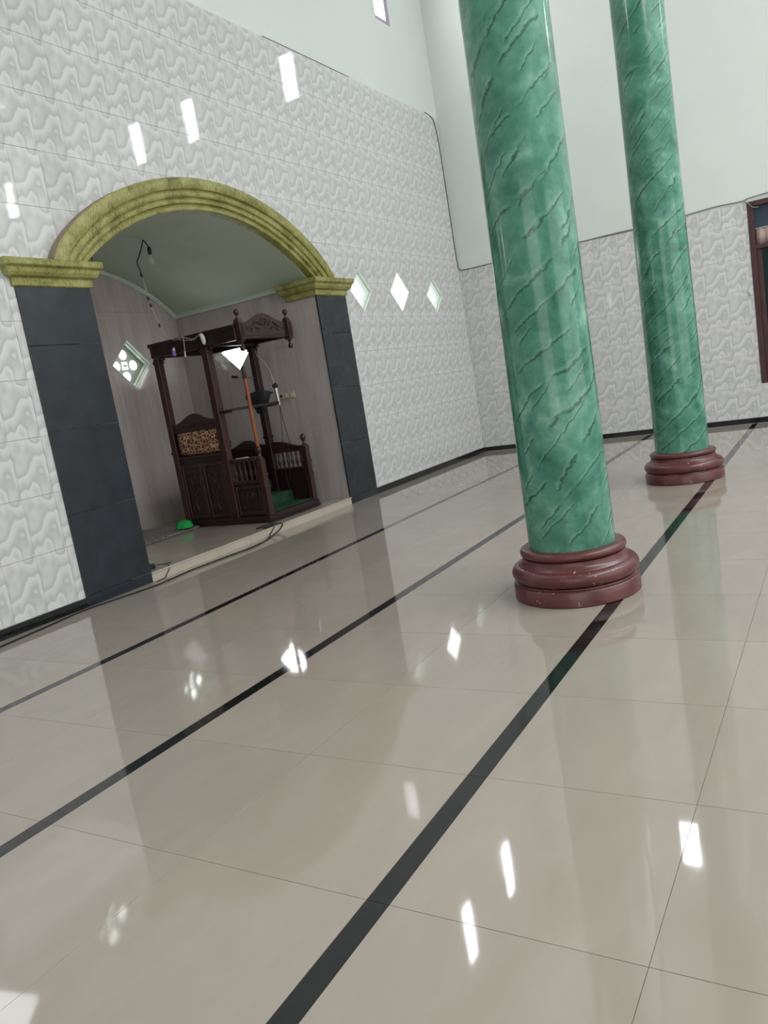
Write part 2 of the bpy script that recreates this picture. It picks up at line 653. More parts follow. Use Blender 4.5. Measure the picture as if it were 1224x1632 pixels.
def full_tile_mesh():
    m = MB()
    x0, x1, z0, z1 = G * .5, TW - G * .5, G, TH - G
    vs = []
    for y, i in ((0.0, CH), (CH, 0.0), (0.0075, 0.0)):
        vs += [(x0 + i, y, z0 + i), (x1 - i, y, z0 + i), (x1 - i, y, z1 - i), (x0 + i, y, z1 - i)]
    fs = [(0, 1, 2, 3)]
    for k in range(2):
        for i in range(4):
            j = (i + 1) % 4
            fs.append((k * 4 + i, k * 4 + 4 + i, k * 4 + 4 + j, k * 4 + j))
    m.add(vs, fs)
    return m.mesh('tile', TILE)


FULL = full_tile_mesh()


def tile_field(parent, cells, holes, top, place, rz, limit):
    """cells: list of (i, j, u0, v0); individual tiles nearest first, the rest one stuff mesh"""
    done = 0
    rest = MB()
    for (u0, v0, dist) in sorted(cells, key=lambda c: c[2]):
        r = rect(u0 + G, v0 + G, u0 + TW - G, min(v0 + TH - G, top))
        cut = v0 + TH > top + 0.01
        polys = [r]
        for h in holes:
            nx = []
            for p in polys:
                nx += subtract(p, h)
            if nx != polys:
                cut = True
            polys = nx
        if not polys:
            continue
        if done < limit:
            if cut:
                m = MB()
                for p in polys:
                    m.prism([(a - u0, b - v0) for a, b in p], lambda a, b, k: (a, 0.0075 * k, b))
                me = m.mesh('tile', TILE)
            else:
                me = FULL
            o = bpy.data.objects.new('tile', me)
            C.objects.link(o)
            o.parent = parent
            o.location = place(u0, v0)
            o.rotation_euler = (0, 0, rz)
            done += 1
        else:
            for p in polys:
                rest.prism(p, lambda a, b, k: (a, 0.0075 * k, b))
    if rest.v:
        # keep the print aligned with the grid
        m2 = MB()
        m2.f = rest.f
        m2.v = [(x - TX0, y, z - TZ0) for x, y, z in rest.v]
        o = m2.build('tile_field', TILE, parent, normals=False)
        o['kind'] = 'stuff'
        o.location = place(TX0, TZ0)
        o.rotation_euler = (0, 0, rz)


PIL_L = rect(3.492, 0.0, 4.2, 2.40)
PIL_R = rect(6.9, 0.0, 7.625, 2.40)
cells = []
for i in range(-25, 31):
    for j in range(12):
        u0 = TX0 + i * TW
        v0 = TZ0 + j * TH
        if u0 > XR - 0.02:
            continue
        vis = u0 + TW > 3.0 + max(0, (2.3 - v0)) * -0.1 + (v0 - 2.0) * 0.2 - 0.35
        d = math.hypot(u0, W) + abs(v0 - 1.2) * 0.3 + (0 if vis else 100)
        cells.append((u0, v0, d))
rclip = rect(XR + 0.0005, -1, XR + 3, 9)
tile_field(wall_back, cells, [ARCH_HOLE, PIL_L, PIL_R, rclip] + DH, QTOP, lambda u, v: (u, W, v), 0, 300)
# right wall: the local x of a tile runs towards -y
YT = 1.217
cellr = []
for i in range(-15, 30):
    for j in range(7):
        u0 = -(YT) + i * TW          # u = -y
        v0 = TZ0 + j * TH
        if -u0 - TW > W - 0.001 or u0 > 5.9 or u0 < -W - TW:
            continue
        d = math.hypot(u0, XR) + (0 if u0 < -0.3 else 100)
        cellr.append((u0, v0, d))
rholes = [rect(-0.925 - 0.004, 0.486, 0.95, 2.7), rect(-W - 3, -1, -W, 9)]
tile_field(wall_right, cellr, rholes, RTOP, lambda u, v: (XR, -u, v), -PI / 2, 150)

# crack / gap line between tile edge and paint, as a thin dark bead along the tile tops
tag(MB().tube([(6.9, W + .001, QTOP + .006), (7.8, W, QTOP + .007), (8.5, W + .001, QTOP + .005)], 0.003, 5).build('wall_cable', RUBBER, smooth=True),
    'thin dark cable on the top edge of the prayer wall tiles above the arch', 'cable')
tag(MB().tube([(10.45, W + .001, QTOP + .014), (10.62, W - .002, QTOP - .01), (10.71, W - .006, QTOP - .09), (10.77, W - .006, QTOP - 0.4), (10.79, W - .006, 3.6), (10.80, W - .006, 3.0), (10.81, W - .007, 2.80), (10.818, W - .02, RTOP + .03), (XR - .006, W - .12, RTOP + .005),
               (XR - .005, 4.2, RTOP + .004), (XR - .005, 3.4, RTOP + .003), (XR - .005, 2.6, RTOP + .006), (XR - .005, 2.0, RTOP)], 0.005, 6).build('wall_cable', RUBBER, smooth=True),
    'thin black cable running down the room corner beside the tile edge', 'cable')
c2 = MB()
c2.tube([(XR - .004, 3.6, RTOP + .012), (XR - .006, 2.9, RTOP + .004), (XR - .006, 2.2, RTOP - .004), (XR - .006, 1.7, RTOP + .012), (XR - .006, 1.3, RTOP + .03), (XR - .006, 0.98, RTOP + .02), (XR - .012, 0.9, RTOP + .035), (XR - .012, 0.6, RTOP + .05), (XR - .012, 0.0, RTOP + .05)], 0.007, 6)
c2.tube([(XR - .01, 0.96, RTOP + .02), (XR - .03, 0.9, RTOP - .03), (XR - .03, 0.86, RTOP - .08), (XR - .02, 0.80, RTOP - .09)], 0.006, 6)
tag(c2.build('window_cable', WIREG, smooth=True), 'grey cable sagging along the tile edge towards the maroon window', 'cable')

# baseboards
bb = MB()
bb.box(XL_, W - 0.009, 0.0005, 3.492, W, 0.068)
bb.box(7.625, W - 0.009, 0.0005, XR, W, 0.068)
tag(bb.build('baseboard_back', BLACK), kind='structure')
tag(MB().box(XR - 0.009, YB_, 0.0005, XR, W - 0.009, 0.068).build('baseboard_right', BLACK), kind='structure')

# ------------------------------------------------------------------ floor: 60 cm tiles, black strips
SW = 0.064
strips = [1.034, 2.304, 3.517]
floor = tag(MB().box(XL_, YB_, -0.1, XR, W + T, -0.0022).build('floor', FGROUT), kind='structure')
YR = [0.411]      # joint lines between strips
rows = []         # (y0, y1)
ylist = []
y = -0.226 - 6.35
rows = [(-0.194, 0.4035), (0.4035, 1.002), (1.066, 1.669), (1.669, 2.272), (2.336, 2.912), (2.912, 3.485), (3.549, 4.149), (4.149, 4.76)]
GF = 0.0008


def slab(x0, y0, x1, y1, m):
    c = 0.0001
    vs = []
    for z, i in ((0.0, c), (-c, 0.0), (-0.0021, 0.0)):
        vs += [(x0 + i, y0 + i, z), (x1 - i, y0 + i, z), (x1 - i, y1 - i, z), (x0 + i, y1 - i, z)]
    fs = [(0, 1, 2, 3)]
    for k in range(2):
        for i in range(4):
            j = (i + 1) % 4
            fs.append((k * 4 + i, k * 4 + 4 + i, k * 4 + 4 + j, k * 4 + j))
    m.add(vs, fs)


FX0, FP = 1.354, 0.6008
meshes = {}
fieldm = MB()
for (ya, yb) in rows:
    for i in range(-8, 17):
        x0 = FX0 + i * FP
        x1 = min(x0 + FP, XR)
        if x0 > XR - 0.01:
            continue
        if x0 < 0.1:
            slab(max(x0, XL_) + GF, ya + GF, x1 - GF, yb - GF, fieldm)
            continue
        key = (round(x1 - x0, 3), round(yb - ya, 4))
        if key not in meshes:
            m = MB()
            slab(GF, GF, x1 - x0 - GF, yb - ya - GF, m)
            meshes[key] = m.mesh('tile', FLOOR)
        o = bpy.data.objects.new('tile', meshes[key])
        C.objects.link(o)
        o.parent = floor
        o.location = (x0, ya, 0)
yy = -0.258
while yy > YB_:
    for i in range(-8, 17):
        x0 = FX0 + i * FP
        if x0 > XR - 0.01:
            continue
        slab(max(x0, XL_) + GF, max(yy - 0.6, YB_) + GF, min(x0 + FP, XR) - GF, yy - GF, fieldm)
    yy -= 0.6
slab(XL_ + GF, -0.258 + GF, XR - GF, -0.194 - GF, fieldm)
o = fieldm.build('tile_field', FLOOR, floor, normals=False)
o['kind'] = 'stuff'
sm = None
for s in strips:
    for i in range(-8, 17):
        x0 = FX0 + i * FP
        x1 = min(x0 + FP, XR)
        if x0 > XR - 0.01:
            continue
        if x0 < XL_:
            x0 = XL_
        m = MB()
        slab(0.0006, -SW / 2 + 0.0004, x1 - x0 - 0.0006, SW / 2 - 0.0004, m)
        if abs(x1 - x0 - FP) < 1e-6:
            if sm is None:
                sm = m.mesh('black_strip', BLACK)
            me = sm
        else:
            me = m.mesh('black_strip', BLACK)
        o = bpy.data.objects.new('black_strip', me)
        C.objects.link(o)
        o.parent = floor
        o.location = (x0, s, 0)

# ------------------------------------------------------------------ niche shell
NDL = diamond(6.245, 1.90, 0.278, 0.275)
NDR = diamond(5.975, 1.885, 0.235, 0.25)       # in y
VS, VH = 2.40, 0.56
vault_c = arch_curve(1.475, VH, VS, 0.08, 36)
vc = [(x + 0.005, z) for x, z in vault_c]
lun = [(NX0, P), (NX1, P)] + [(x, z) for x, z in reversed(vc)]
TN = 0.22
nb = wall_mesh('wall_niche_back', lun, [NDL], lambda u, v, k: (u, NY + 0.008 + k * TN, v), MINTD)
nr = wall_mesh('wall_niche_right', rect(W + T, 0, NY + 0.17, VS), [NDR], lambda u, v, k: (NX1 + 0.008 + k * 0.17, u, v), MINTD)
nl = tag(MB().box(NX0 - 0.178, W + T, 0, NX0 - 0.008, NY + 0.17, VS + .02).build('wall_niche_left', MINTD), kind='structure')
# vault
m = MB()
n = len(vc)
vs = []
for k, (yv, off) in enumerate(((W + 0.055, 0), (NY + 0.17, 0), (NY + 0.17, 0.08), (W + 0.055, 0.08))):
    for x, z in vc:
        vs.append((x, yv, z + off))
fs = []
for i in range(n - 1):
    for k in range(4):
        a, b = k, (k + 1) % 4
        fs.append((a * n + i, a * n + i + 1, b * n + i + 1, b * n + i))
m.add(vs, fs)
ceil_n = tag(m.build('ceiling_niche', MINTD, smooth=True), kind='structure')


# niche wall tiles, 60 cm high, laid in running columns
def niche_tiles(parent, outer, hole, du, v0, dv, place, rz, lift, u_start, u_end, zmax):
    u = u_start
    while u < u_end - 0.01:
        v = v0
        while v < zmax - 0.01:
            r = rect(u + .0008, v + .0008, min(u + du, u_end) - .0008, v + dv - .0008)
            polys = [r]
            # clip to outer convex polygon
            out = r
            nn = len(outer)
            for i in range(nn):
                p = outer[i]
                q = outer[(i + 1) % nn]
                a = -(q[1] - p[1])
                b = q[0] - p[0]
                c = -(a * p[0] + b * p[1])
                if out:
                    out = clip(out, a, b, c, True)
            if out:
                m = MB()
                for p in subtract(out, hole):
                    m.prism(p, lift)
                if m.v:
                    m.build('tile', NICHE, parent, normals=False)
            v += dv
        u += du


niche_tiles(nb, lun, NDL, 0.4, P, 0.8, None, 0, lambda a, b, k: (a, NY + 0.0075 * k, b), NX0, NX1, 3.0)
niche_tiles(nr, rect(W - 0.008, P, NY, VS), NDR, 0.4, P, 0.8, None, 0, lambda a, b, k: (NX1 + 0.0075 * k, a, b), W - 0.008, NY, VS)
tag(MB().box(NX1 + 0.0078, W - 0.006, 0, NX1 + 0.19, W + T, 2.40).build('trim_1', NICHE), kind='structure')
tag(MB().box(NX0 - 0.19, W - 0.006, 0, NX0 - 0.001, W + T, 2.40).build('trim_2', NICHE), kind='structure')

# cornice of the vault (pale green bead)
cr = MB()
for off, rr in ((0.0, 0.022), (0.028, 0.012)):
    cr.tube([(NX1 - 0.012 - off * .3, W + 0.14, VS + 0.005 + off), (NX1 - 0.012 - off * .3, NY - 0.01, VS + 0.005 + off)], rr, 8, 1)
    cr.tube([(NX0 + 0.012 + off * .3, W + 0.14, VS + 0.005 + off), (NX0 + 0.012 + off * .3, NY - 0.01, VS + 0.005 + off)], rr, 8, 1)
    cr.tube([(x, NY - 0.012 - off, z - 0.012) for x, z in vc], rr, 8, 1)
tag(cr.build('trim_3', MINTF, smooth=True), kind='structure')

# platform with riser
plat = tag(MB().box(NX0, W + 0.0, 0, NX1, NY + 0.17, P - 0.012).build('floor_niche', FGROUT), kind='structure')
for i in range(5):
    x0 = NX0 + i * 0.6
    x1 = min(x0 + 0.6, NX1)
    for j in range(4):
        y0 = W - 0.010 + j * 0.6
        y1 = min(y0 + 0.6, NY)
        MB().box(x0 + .001, y0 + .001, P - 0.0118, x1 - .001, y1 - .001, P).build('tile', PLAT, plat)
    MB().box(x0 + .001, W - 0.010, 0.0005, x1 - .001, W - 0.001, P - 0.013).build('riser_tile', RISER, plat)
# thin pale edge where riser and tread meet
tag(MB().bbox(NX0 + .001, W - 0.016, P - 0.0115, NX1 - .001, W - 0.0095, P + 0.001, 0.0015).build('trim_4', RISER), kind='structure')


# ------------------------------------------------------------------ diamond windows
def ring_diamond(cx, cz, h0, h1, lift, d0, d1, m):
    a = diamond(cx, cz, h0, h0)
    b = diamond(cx, cz, h1, h1)
    vs = [lift(u, v, d0) for u, v in a] + [lift(u, v, d0) for u, v in b] + [lift(u, v, d1) for u, v in a] + [lift(u, v, d1) for u, v in b]
    fs = []
    for i in range(4):
        j = (i + 1) % 4
        fs += [(i, j, 4 + j, 4 + i), (8 + j, 8 + i, 12 + i, 12 + j), (4 + i, 4 + j, 12 + j, 12 + i), (j, i, 8 + i, 8 + j)]
    m.add(vs, fs)


def ngon(cx, cz, r, n=10, ph=0.0, sx=1, sz=1):
    return [(cx + r * sx * math.cos(ph + 2 * PI * k / n), cz + r * sz * math.sin(ph + 2 * PI * k / n)) for k in range(n)]


def diamond_window(idx, cx, cz, hw, lift, lattice, depth=0.16):
    m = MB()
    ring_diamond(cx, cz, hw, hw - 0.014, lift, -0.002, 0.03, m)
    ring_diamond(cx, cz, hw, hw - 0.026, lift, 0.032, 0.075, m)
    root = tag(m.build('window_%d' % idx, MINTF), kind='structure')
    if lattice == 'pane':
        m = MB()
        m.prism(diamond(cx, cz, hw - 0.015, hw - 0.015), lambda u, v, k: lift(u, v, 0.004 + 0.008 * k))
        m.build('pane', GLOWN if idx == 8 else GLOWD, root)
    elif lattice == 'deep':
        m = MB()
        m.prism(diamond(cx, cz, hw - 0.027, hw - 0.027), lambda u, v, k: lift(u, v, depth - 0.03 + 0.008 * k))
        m.build('pane', GLOWS, root)
    elif lattice == 'screen':
        polys = [diamond(cx, cz, hw, hw)]
        k = hw * 0.44
        holes = [ngon(cx + a * k, cz + b * k, hw * 0.205, 12, PI / 12) for a, b in ((1, 0), (-1, 0), (0, 1), (0, -1), (0, 0))]
        holes[-1] = [(cx + u * hw * 0.16, cz + v * hw * 0.16) for u, v in ((-1, -1), (1, -1), (1, 1), (-1, 1))]
        for h in holes:
            nx = []
            for p in polys:
                nx += subtract(p, h)
            polys = nx
        m = MB()
        for p in polys:
            m.prism(p, lambda u, v, q: lift(u, v, depth - 0.055 + 0.035 * q))
        g = m.build('lattice', MINTF, root)
        m = MB()
        m.prism(ngon(cx, cz, 0.018, 8), lambda u, v, q: lift(u, v, depth - 0.06 + 0.03 * q))
        m.prism([(cx - hw * .16, cz - .004), (cx + hw * .16, cz - .004), (cx + hw * .16, cz + .004), (cx - hw * .16, cz + .004)], lambda u, v, q: lift(u, v, depth - 0.05 + 0.02 * q))
        m.build('rosette', MINTF, g)
        m = MB()
        m.prism(diamond(cx, cz, hw - 0.005, hw - 0.005), lambda u, v, k: lift(u, v, depth - 0.012 + 0.006 * k))
        m.build('pane', GLOWD, root)
    return root


liftQ = lambda u, v, d: (u, W + d, v)
diamond_window(1, 8.00, 2.33, 0.25, liftQ, 'deep', 0.235)
diamond_window(2, 8.93, 2.335, 0.25, liftQ, 'pane')
diamond_window(3, 9.92, 2.31, 0.25, liftQ, 'deep', 0.235)
diamond_window(4, 3.16, 2.33, 0.25, liftQ, 'screen')
diamond_window(5, 2.24, 2.33, 0.25, liftQ, 'pane')
diamond_window(6, 1.30, 2.33, 0.25, liftQ, 'screen')
diamond_window(7, 6.245, 1.90, 0.275, lambda u, v, d: (u, NY + d, v), 'screen', 0.165)
diamond_window(8, 5.975, 1.885, 0.236, lambda u, v, d: (NX1 + d, u, v), 'pane')


# upper daylight windows
def upper_window(idx, a, b, z0, z1, lift):
    m = MB()
    for (u0, v0, u1, v1) in ((a, z0, b, z0 + .05), (a, z1 - .05, b, z1), (a, z0 + .05, a + .03, z1 - .05), (b - .085, z0 + .05, b, z1 - .05)):
        m.prism(rect(u0, v0, u1, v1), lambda u, v, k: lift(u, v, 0.008 + 0.05 * k))
    root = tag(m.build('window_%d' % idx, DARKFR), kind='structure')
    m = MB()
    m.prism(rect(a + .028, z0 + .048, b - .083, z1 - .048), lambda u, v, k: lift(u, v, 0.04 + 0.006 * k))
    m.build('pane', GLOWW, root)


k = 9
for a, b in UPQ:
    upper_window(k, a, b, 5.70, 6.62, lambda u, v, d: (u, W + .008 + d, v))
    k += 1
for a, b in UPR:
    upper_window(k, a, b, 5.74, 6.50, lambda u, v, d: (XR + .008 + d, u, v))
    k += 1

# ------------------------------------------------------------------ right window (maroon wood, transom, curtain)
y0, y1, z0, z1 = -0.95, 0.925, 0.49, 2.66
X = XR
m = MB()
m.bbox(X - 0.012, y1 - 0.062, z0, X + 0.10, y1, z1)
m.bbox(X - 0.012, y0, z0, X + 0.10, y0 + 0.062, z1)
m.bbox(X - 0.012, y0 + .062, z0, X + 0.10, y1 - .062, z0 + 0.062)
m.bbox(X - 0.012, y0 + .062, z1 - 0.06, X + 0.10, y1 - .062, z1)
m.bbox(X - 0.004, y0 + .062, 2.10, X + 0.10, y1 - .062, 2.15)
rw = tag(m.build('window_17', FRAMEW), 'maroon wooden window at right edge with dark glass and short curtain', kind='structure')
m = MB()
m.bbox(X + 0.02, y1 - 0.117, z0 + .062, X + 0.06, y1 - 0.062, 2.10)
m.bbox(X + 0.02, -0.03, z0 + .062, X + 0.06, 0.03, 2.10)
m.build('sash', FRAMEW, rw)
MB().box(X + 0.035, y0 + .06, z0 + .06, X + 0.041, y1 - .06, 2.10).build('pane', PANE_D, rw)
MB().box(X + 0.06, y0 + .06, 2.15, X + 0.066, y1 - .06, z1 - .06).build('pane', PANE_B, rw)
cu = MB()
vs = []
NC = 120
for i in range(NC + 1):
    yv = y0 + .07 + (y1 - y0 - .14) * i / NC
    xv = X + 0.035 + 0.012 * math.sin(i * 0.9) + 0.004 * math.sin(i * 2.3)
    vs += [(xv, yv, 2.152), (X + 0.035 + 0.006 * math.sin(i * 0.9), yv, 2.335)]
cu.add(vs, [(2 * i, 2 * i + 2, 2 * i + 3, 2 * i + 1) for i in range(NC)])
cto = cu.build('curtain', CURT, smooth=True)
sol = cto.modifiers.new('thick', 'SOLIDIFY')
sol.thickness = 0.002
tag(cto, 'short beige curtain hanging in the transom of the maroon window', 'curtain')
cto.parent = None
rod = MB().tube([(X + .03, y0 + .065, 2.34), (X + .03, y1 - .065, 2.34)], 0.006, 8, 1).build('curtain_rod', WIREW, cto)
hk = thing('wall_hook', (XR, 0.965, 1.60), 'small white plastic hook on the tiles beside the maroon window', 'hook')
MB().bbox(XR - .012, .945, 1.575, XR, .985, 1.625, .003).build('plate', WHITEPL, hk, (XR, .965, 1.60))
MB().tube([(XR - .01, .965, 1.61), (XR - .035, .965, 1.60), (XR - .035, .965, 1.58)], .006, 8).build('peg', WHITEPL, hk, (XR, .965, 1.60), True)


# ------------------------------------------------------------------ columns
def make_column(x, y, label, seam, base_label):
    t = thing('column', (x, y, 0), label, 'column', None)
    prof = [(0.317, 0.0), (0.322, 0.004), (0.322, 0.074), (0.317, 0.080), (0.306, 0.084), (0.303, 0.090)]
    for i in range(9):
        a = -PI / 2 + PI * i / 8
        prof.append((0.288 + 0.037 * math.cos(a), 0.130 + 0.040 * math.sin(a)))
    prof += [(0.286, 0.173), (0.275, 0.180), (0.266, 0.192), (0.263, 0.204), (0.262, 0.212)]
    for i in range(7):
        a = -PI / 2 + PI * i / 6
        prof.append((0.250 + 0.021 * math.cos(a), 0.235 + 0.022 * math.sin(a)))
    prof += [(0.222, 0.2585)]
    MB().lathe(prof, 0, 0, 64).build('base', BASEM, t, smooth=True)
    # shaft with UV (arc length, height)
    seg = 64
    zs = [0.2575 + (CZ - 0.2575) * i / 24 for i in range(25)]
    vs = []
    uvs = []
    for z in zs:
        r = 0.2235 - 0.0215 * min(1, (z / 3.4) ** 0.8)
        for k in range(seg + 1):
            a = seam + 2 * PI * k / seg
            vs.append((r * math.cos(a), r * math.sin(a), z))
            uvs.append((0.22 * 2 * PI * k / seg + x * 0.7, z))
    fs = []
    for i in range(len(zs) - 1):
        for k in range(seg):
            a = i * (seg + 1) + k
            fs.append((a, a + 1, a + seg + 2, a + seg + 1))
    me = bpy.data.meshes.new('shaft')
    me.from_pydata(vs, [], fs)
    me.materials.append(COLM)
    ul = me.uv_layers.new(name='UVMap')
    for p in me.polygons:
        p.use_smooth = True
        for li in p.loop_indices:
            ul.data[li].uv = uvs[me.loops[li].vertex_index]
    o = bpy.data.objects.new('shaft', me)
    C.objects.link(o)
    o.parent = t
    return t


make_column(3.848, 1.277, 'green marbled round column on maroon base, the nearer and larger one', 0.3, '')
make_column(7.060, 1.266, 'green marbled round column on maroon base, the farther and smaller one', 0.1, '')


# ------------------------------------------------------------------ pilasters
def pilaster(x0, x1, label):
    t = thing('pilaster', ((x0 + x1) / 2, W, 0), label, 'pilaster')
    og = ((x0 + x1) / 2, W, 0)
    for (za, zb) in ((0.0, 0.078), (0.08, 0.672), (0.674, 1.266), (1.268, 1.860), (1.862, 2.262)):
        MB().bbox(x0, W - 0.012, za + 0.0005, x1, W + 0.008, zb, 0.002).build('slate_tile', SLATE, t, og)
    return t


pilaster(3.492, 4.112, 'dark slate-tiled pilaster left of the arched niche')
pilaster(7.050, 7.622, 'dark slate-tiled pilaster right of the arched niche')


def capital(x0, x1, inner, label):
    """stepped capital; inner = +1 when the niche is on the high-x side"""
    t = thing('capital', ((x0 + x1) / 2, W, 2.26), label, 'capital')
    og = ((x0 + x1) / 2, W, 2.26)
    yb = 5.13
    prof = [(0.012, 2.262), (0.022, 2.270), (0.024, 2.315), (0.030, 2.322), (0.052, 2.330), (0.066, 2.352), (0.070, 2.378), (0.076, 2.384), (0.090, 2.392), (0.094, 2.398), (0.094, 2.438)]
    secs = []
    for o_, z in prof:
        if inner > 0:     # niche on the right
            xa, xb = x0 - o_, x1 + o_
            sec = [(xa, W + 0.004), (xa, W - o_), (xb, W - o_), (xb, yb + o_ * 0.8), (x1 - 0.002, yb + o_ * .8), (x1 - 0.002, W + 0.004)]
        else:
            xa, xb = x0 - o_, x1 + o_
            sec = [(xb, W + 0.004), (xb, W - o_), (xa, W - o_), (xa, yb + o_ * .8), (x0 + 0.012, yb + o_ * .8), (x0 + 0.012, W + 0.004)]
        secs.append([(a, b, z) for a, b in sec])
    groups = [('lower_band', secs[0:4]), ('middle_band', secs[3:8]), ('upper_band', secs[7:])]
    for nm, ss in groups:
        m = MB()
        vs = [p for s_ in ss for p in s_]
        q = 6
        fs = []
        for i in range(len(ss) - 1):
            for k in range(q):
                j = (k + 1) % q
                fs.append((i * q + k, i * q + j, (i + 1) * q + j, (i + 1) * q + k))
        for base in (0, (len(ss) - 1) * q):
            fs.append((base + 0, base + 1, base + 2, base + 5))
            fs.append((base + 2, base + 3, base + 4, base + 5))
        m.add(vs, fs)
        m.build(nm, ARCH, t, og)


capital(3.492, 4.112, 1, 'yellow-green stepped capital on the left slate pilaster')
capital(7.050, 7.622, -1, 'yellow-green stepped capital on the right slate pilaster')

# ------------------------------------------------------------------ arch moulding
arch = thing('arch_moulding', (ACX, W, SPR), 'yellow-green moulded plaster arch over the niche', 'arch')
og = (ACX, W, SPR)


def arch_band(name, prof, mat):
    """prof: list of (t, protrusion)  t: 0 outer .. 1 inner"""
    n = 48
    vs = []
    for i in range(n + 1):
        s = -math.cos(PI * i / n)
        for (t_, pr) in prof:
            a = 1.78 + (1.478 - 1.78) * t_
            h = 0.782 + (0.53 - 0.782) * t_
            ke = 0.26 * (1 - t_) + (0.12 if s < 0 else 0.0) * abs(s) * (1 - t_)
            x, c, e = arch_pt(a, h, s)
            vs.append((x, W - pr, SPR + c * (1 - ke) + e * ke))
    q = len(prof)
    fs = []
    for i in range(n):
        for k in range(q - 1):
            fs.append((i * q + k, (i + 1) * q + k, (i + 1) * q + k + 1, i * q + k + 1))
    m = MB()
    m.add(vs, fs)
    return m.build(name, mat, arch, og, smooth=True)


arch_band('outer_edge', [(0.0, -0.006), (0.0, 0.082)], ARCHS)
arch_band('outer_band', [(0.0, 0.082), (0.03, 0.088), (0.2, 0.090), (0.33, 0.088), (0.36, 0.082), (0.365, 0.064)], ARCH)
arch_band('middle_band', [(0.365, 0.064), (0.40, 0.060), (0.43, 0.066), (0.50, 0.071), (0.57, 0.069), (0.60, 0.062), (0.605, 0.048)], ARCH)
arch_band('inner_band', [(0.605, 0.048), (0.64, 0.044), (0.67, 0.051), (0.72, 0.054), (0.78, 0.050), (0.80, 0.040), (0.81, 0.026), (0.84, 0.024), (0.87, 0.030), (0.95, 0.034), (0.99, 0.030), (1.0, 0.024), (1.0, -0.062)], ARCH)

# ------------------------------------------------------------------ pulpit
px0, px1, py0, py1 = 5.88, 6.72, 4.95, 6.12
OG = (6.30, 5.535, P)
pul = thing('pulpit', OG, 'dark carved mahogany pulpit with canopy and carpeted steps inside the arched niche', 'pulpit')


def pb(name, mat, m, parent=pul, smooth=False):
    return m.build(name, mat, parent, OG, smooth)


Z0 = P + 0.001
# plinth
m = MB()
m.bbox(px0 - .008, py0 - .008, Z0, px0 + .06, py1 + .008, .145)
m.bbox(px1 - .06, py0 - .008, Z0, px1 + .008, py1 + .008, .145)
m.bbox(px0 + .06, py1 - .05, Z0, px1 - .06, py1 + .008, .145)
m.bbox(px0 + .06, py0 - .004, Z0, px1 - .06, py0 + .03, .150)
pb('plinth', WOOD, m)
# steps (wood boxes) with carpets
for (ya, yb, zt) in ((py0 + .03, 5.24, .155), (5.24, 5.50, .265), (5.50, py1 - .05, .40)):
    s = pb('step', WOOD, MB().bbox(px0 + .06, ya, Z0, px1 - .06, yb, zt, .003))
    cm = MB()
    cm.bbox(px0 + .062, ya - .012, zt + .0005, px1 - .062, yb - .001, zt + .012, .003)
    cm.bbox(px0 + .062, ya - .014, max(zt - .098, .10), px1 - .062, ya - .002, zt + .011, .003)
    if zt < .2:
        cm = MB().bbox(px0 + .062, ya - .005, zt + .0005, px1 - .062, yb - .001, zt + .012, .003)
    pb('carpet', CARPET if zt < .3 else CARPETS, cm, s)


def post(x, y, z0, z1, h=0.032, mat=WOODR, name='post'):
    m = MB()
    m.bbox(x - h, y - h, z0, x + h, y + h, z1, .005)
    for zz in (0.86, 1.80):
        if z0 < zz < z1:
            m.bbox(x - h - .007, y - h - .007, zz, x + h + .007, y + h + .007, zz + .03, .004)
    return pb(name, mat, m)


post(5.915, 6.06, .145, 1.86, .036)
post(5.915, 5.385, .145, 1.86, .040)
post(6.690, 6.06, .145, 1.86, .032, WOOD)
post(6.690, 5.445, .145, 1.86, .036, WOOD)


def spiral(c, ax, r0, turns, tubr, m, flip=1, rot=0.0, sq=1.0):
    """carved scroll in a vertical plane; ax 'x' -> plane x=const, else y=const"""
    pts = []
    n = 16
    for i in range(n + 1):
        t_ = i / n
        a = rot + flip * 2 * PI * turns * t_
        r = r0 * (1 - 0.8 * t_)
        u = r * math.cos(a)
        v = r * math.sin(a) * sq
        pts.append((c[0], c[1] + u, c[2] + v) if ax == 'x' else (c[0] + u, c[1], c[2] + v))
    m.tube(pts, lambda t_: tubr * (1 - 0.5 * t_), 5, 1)


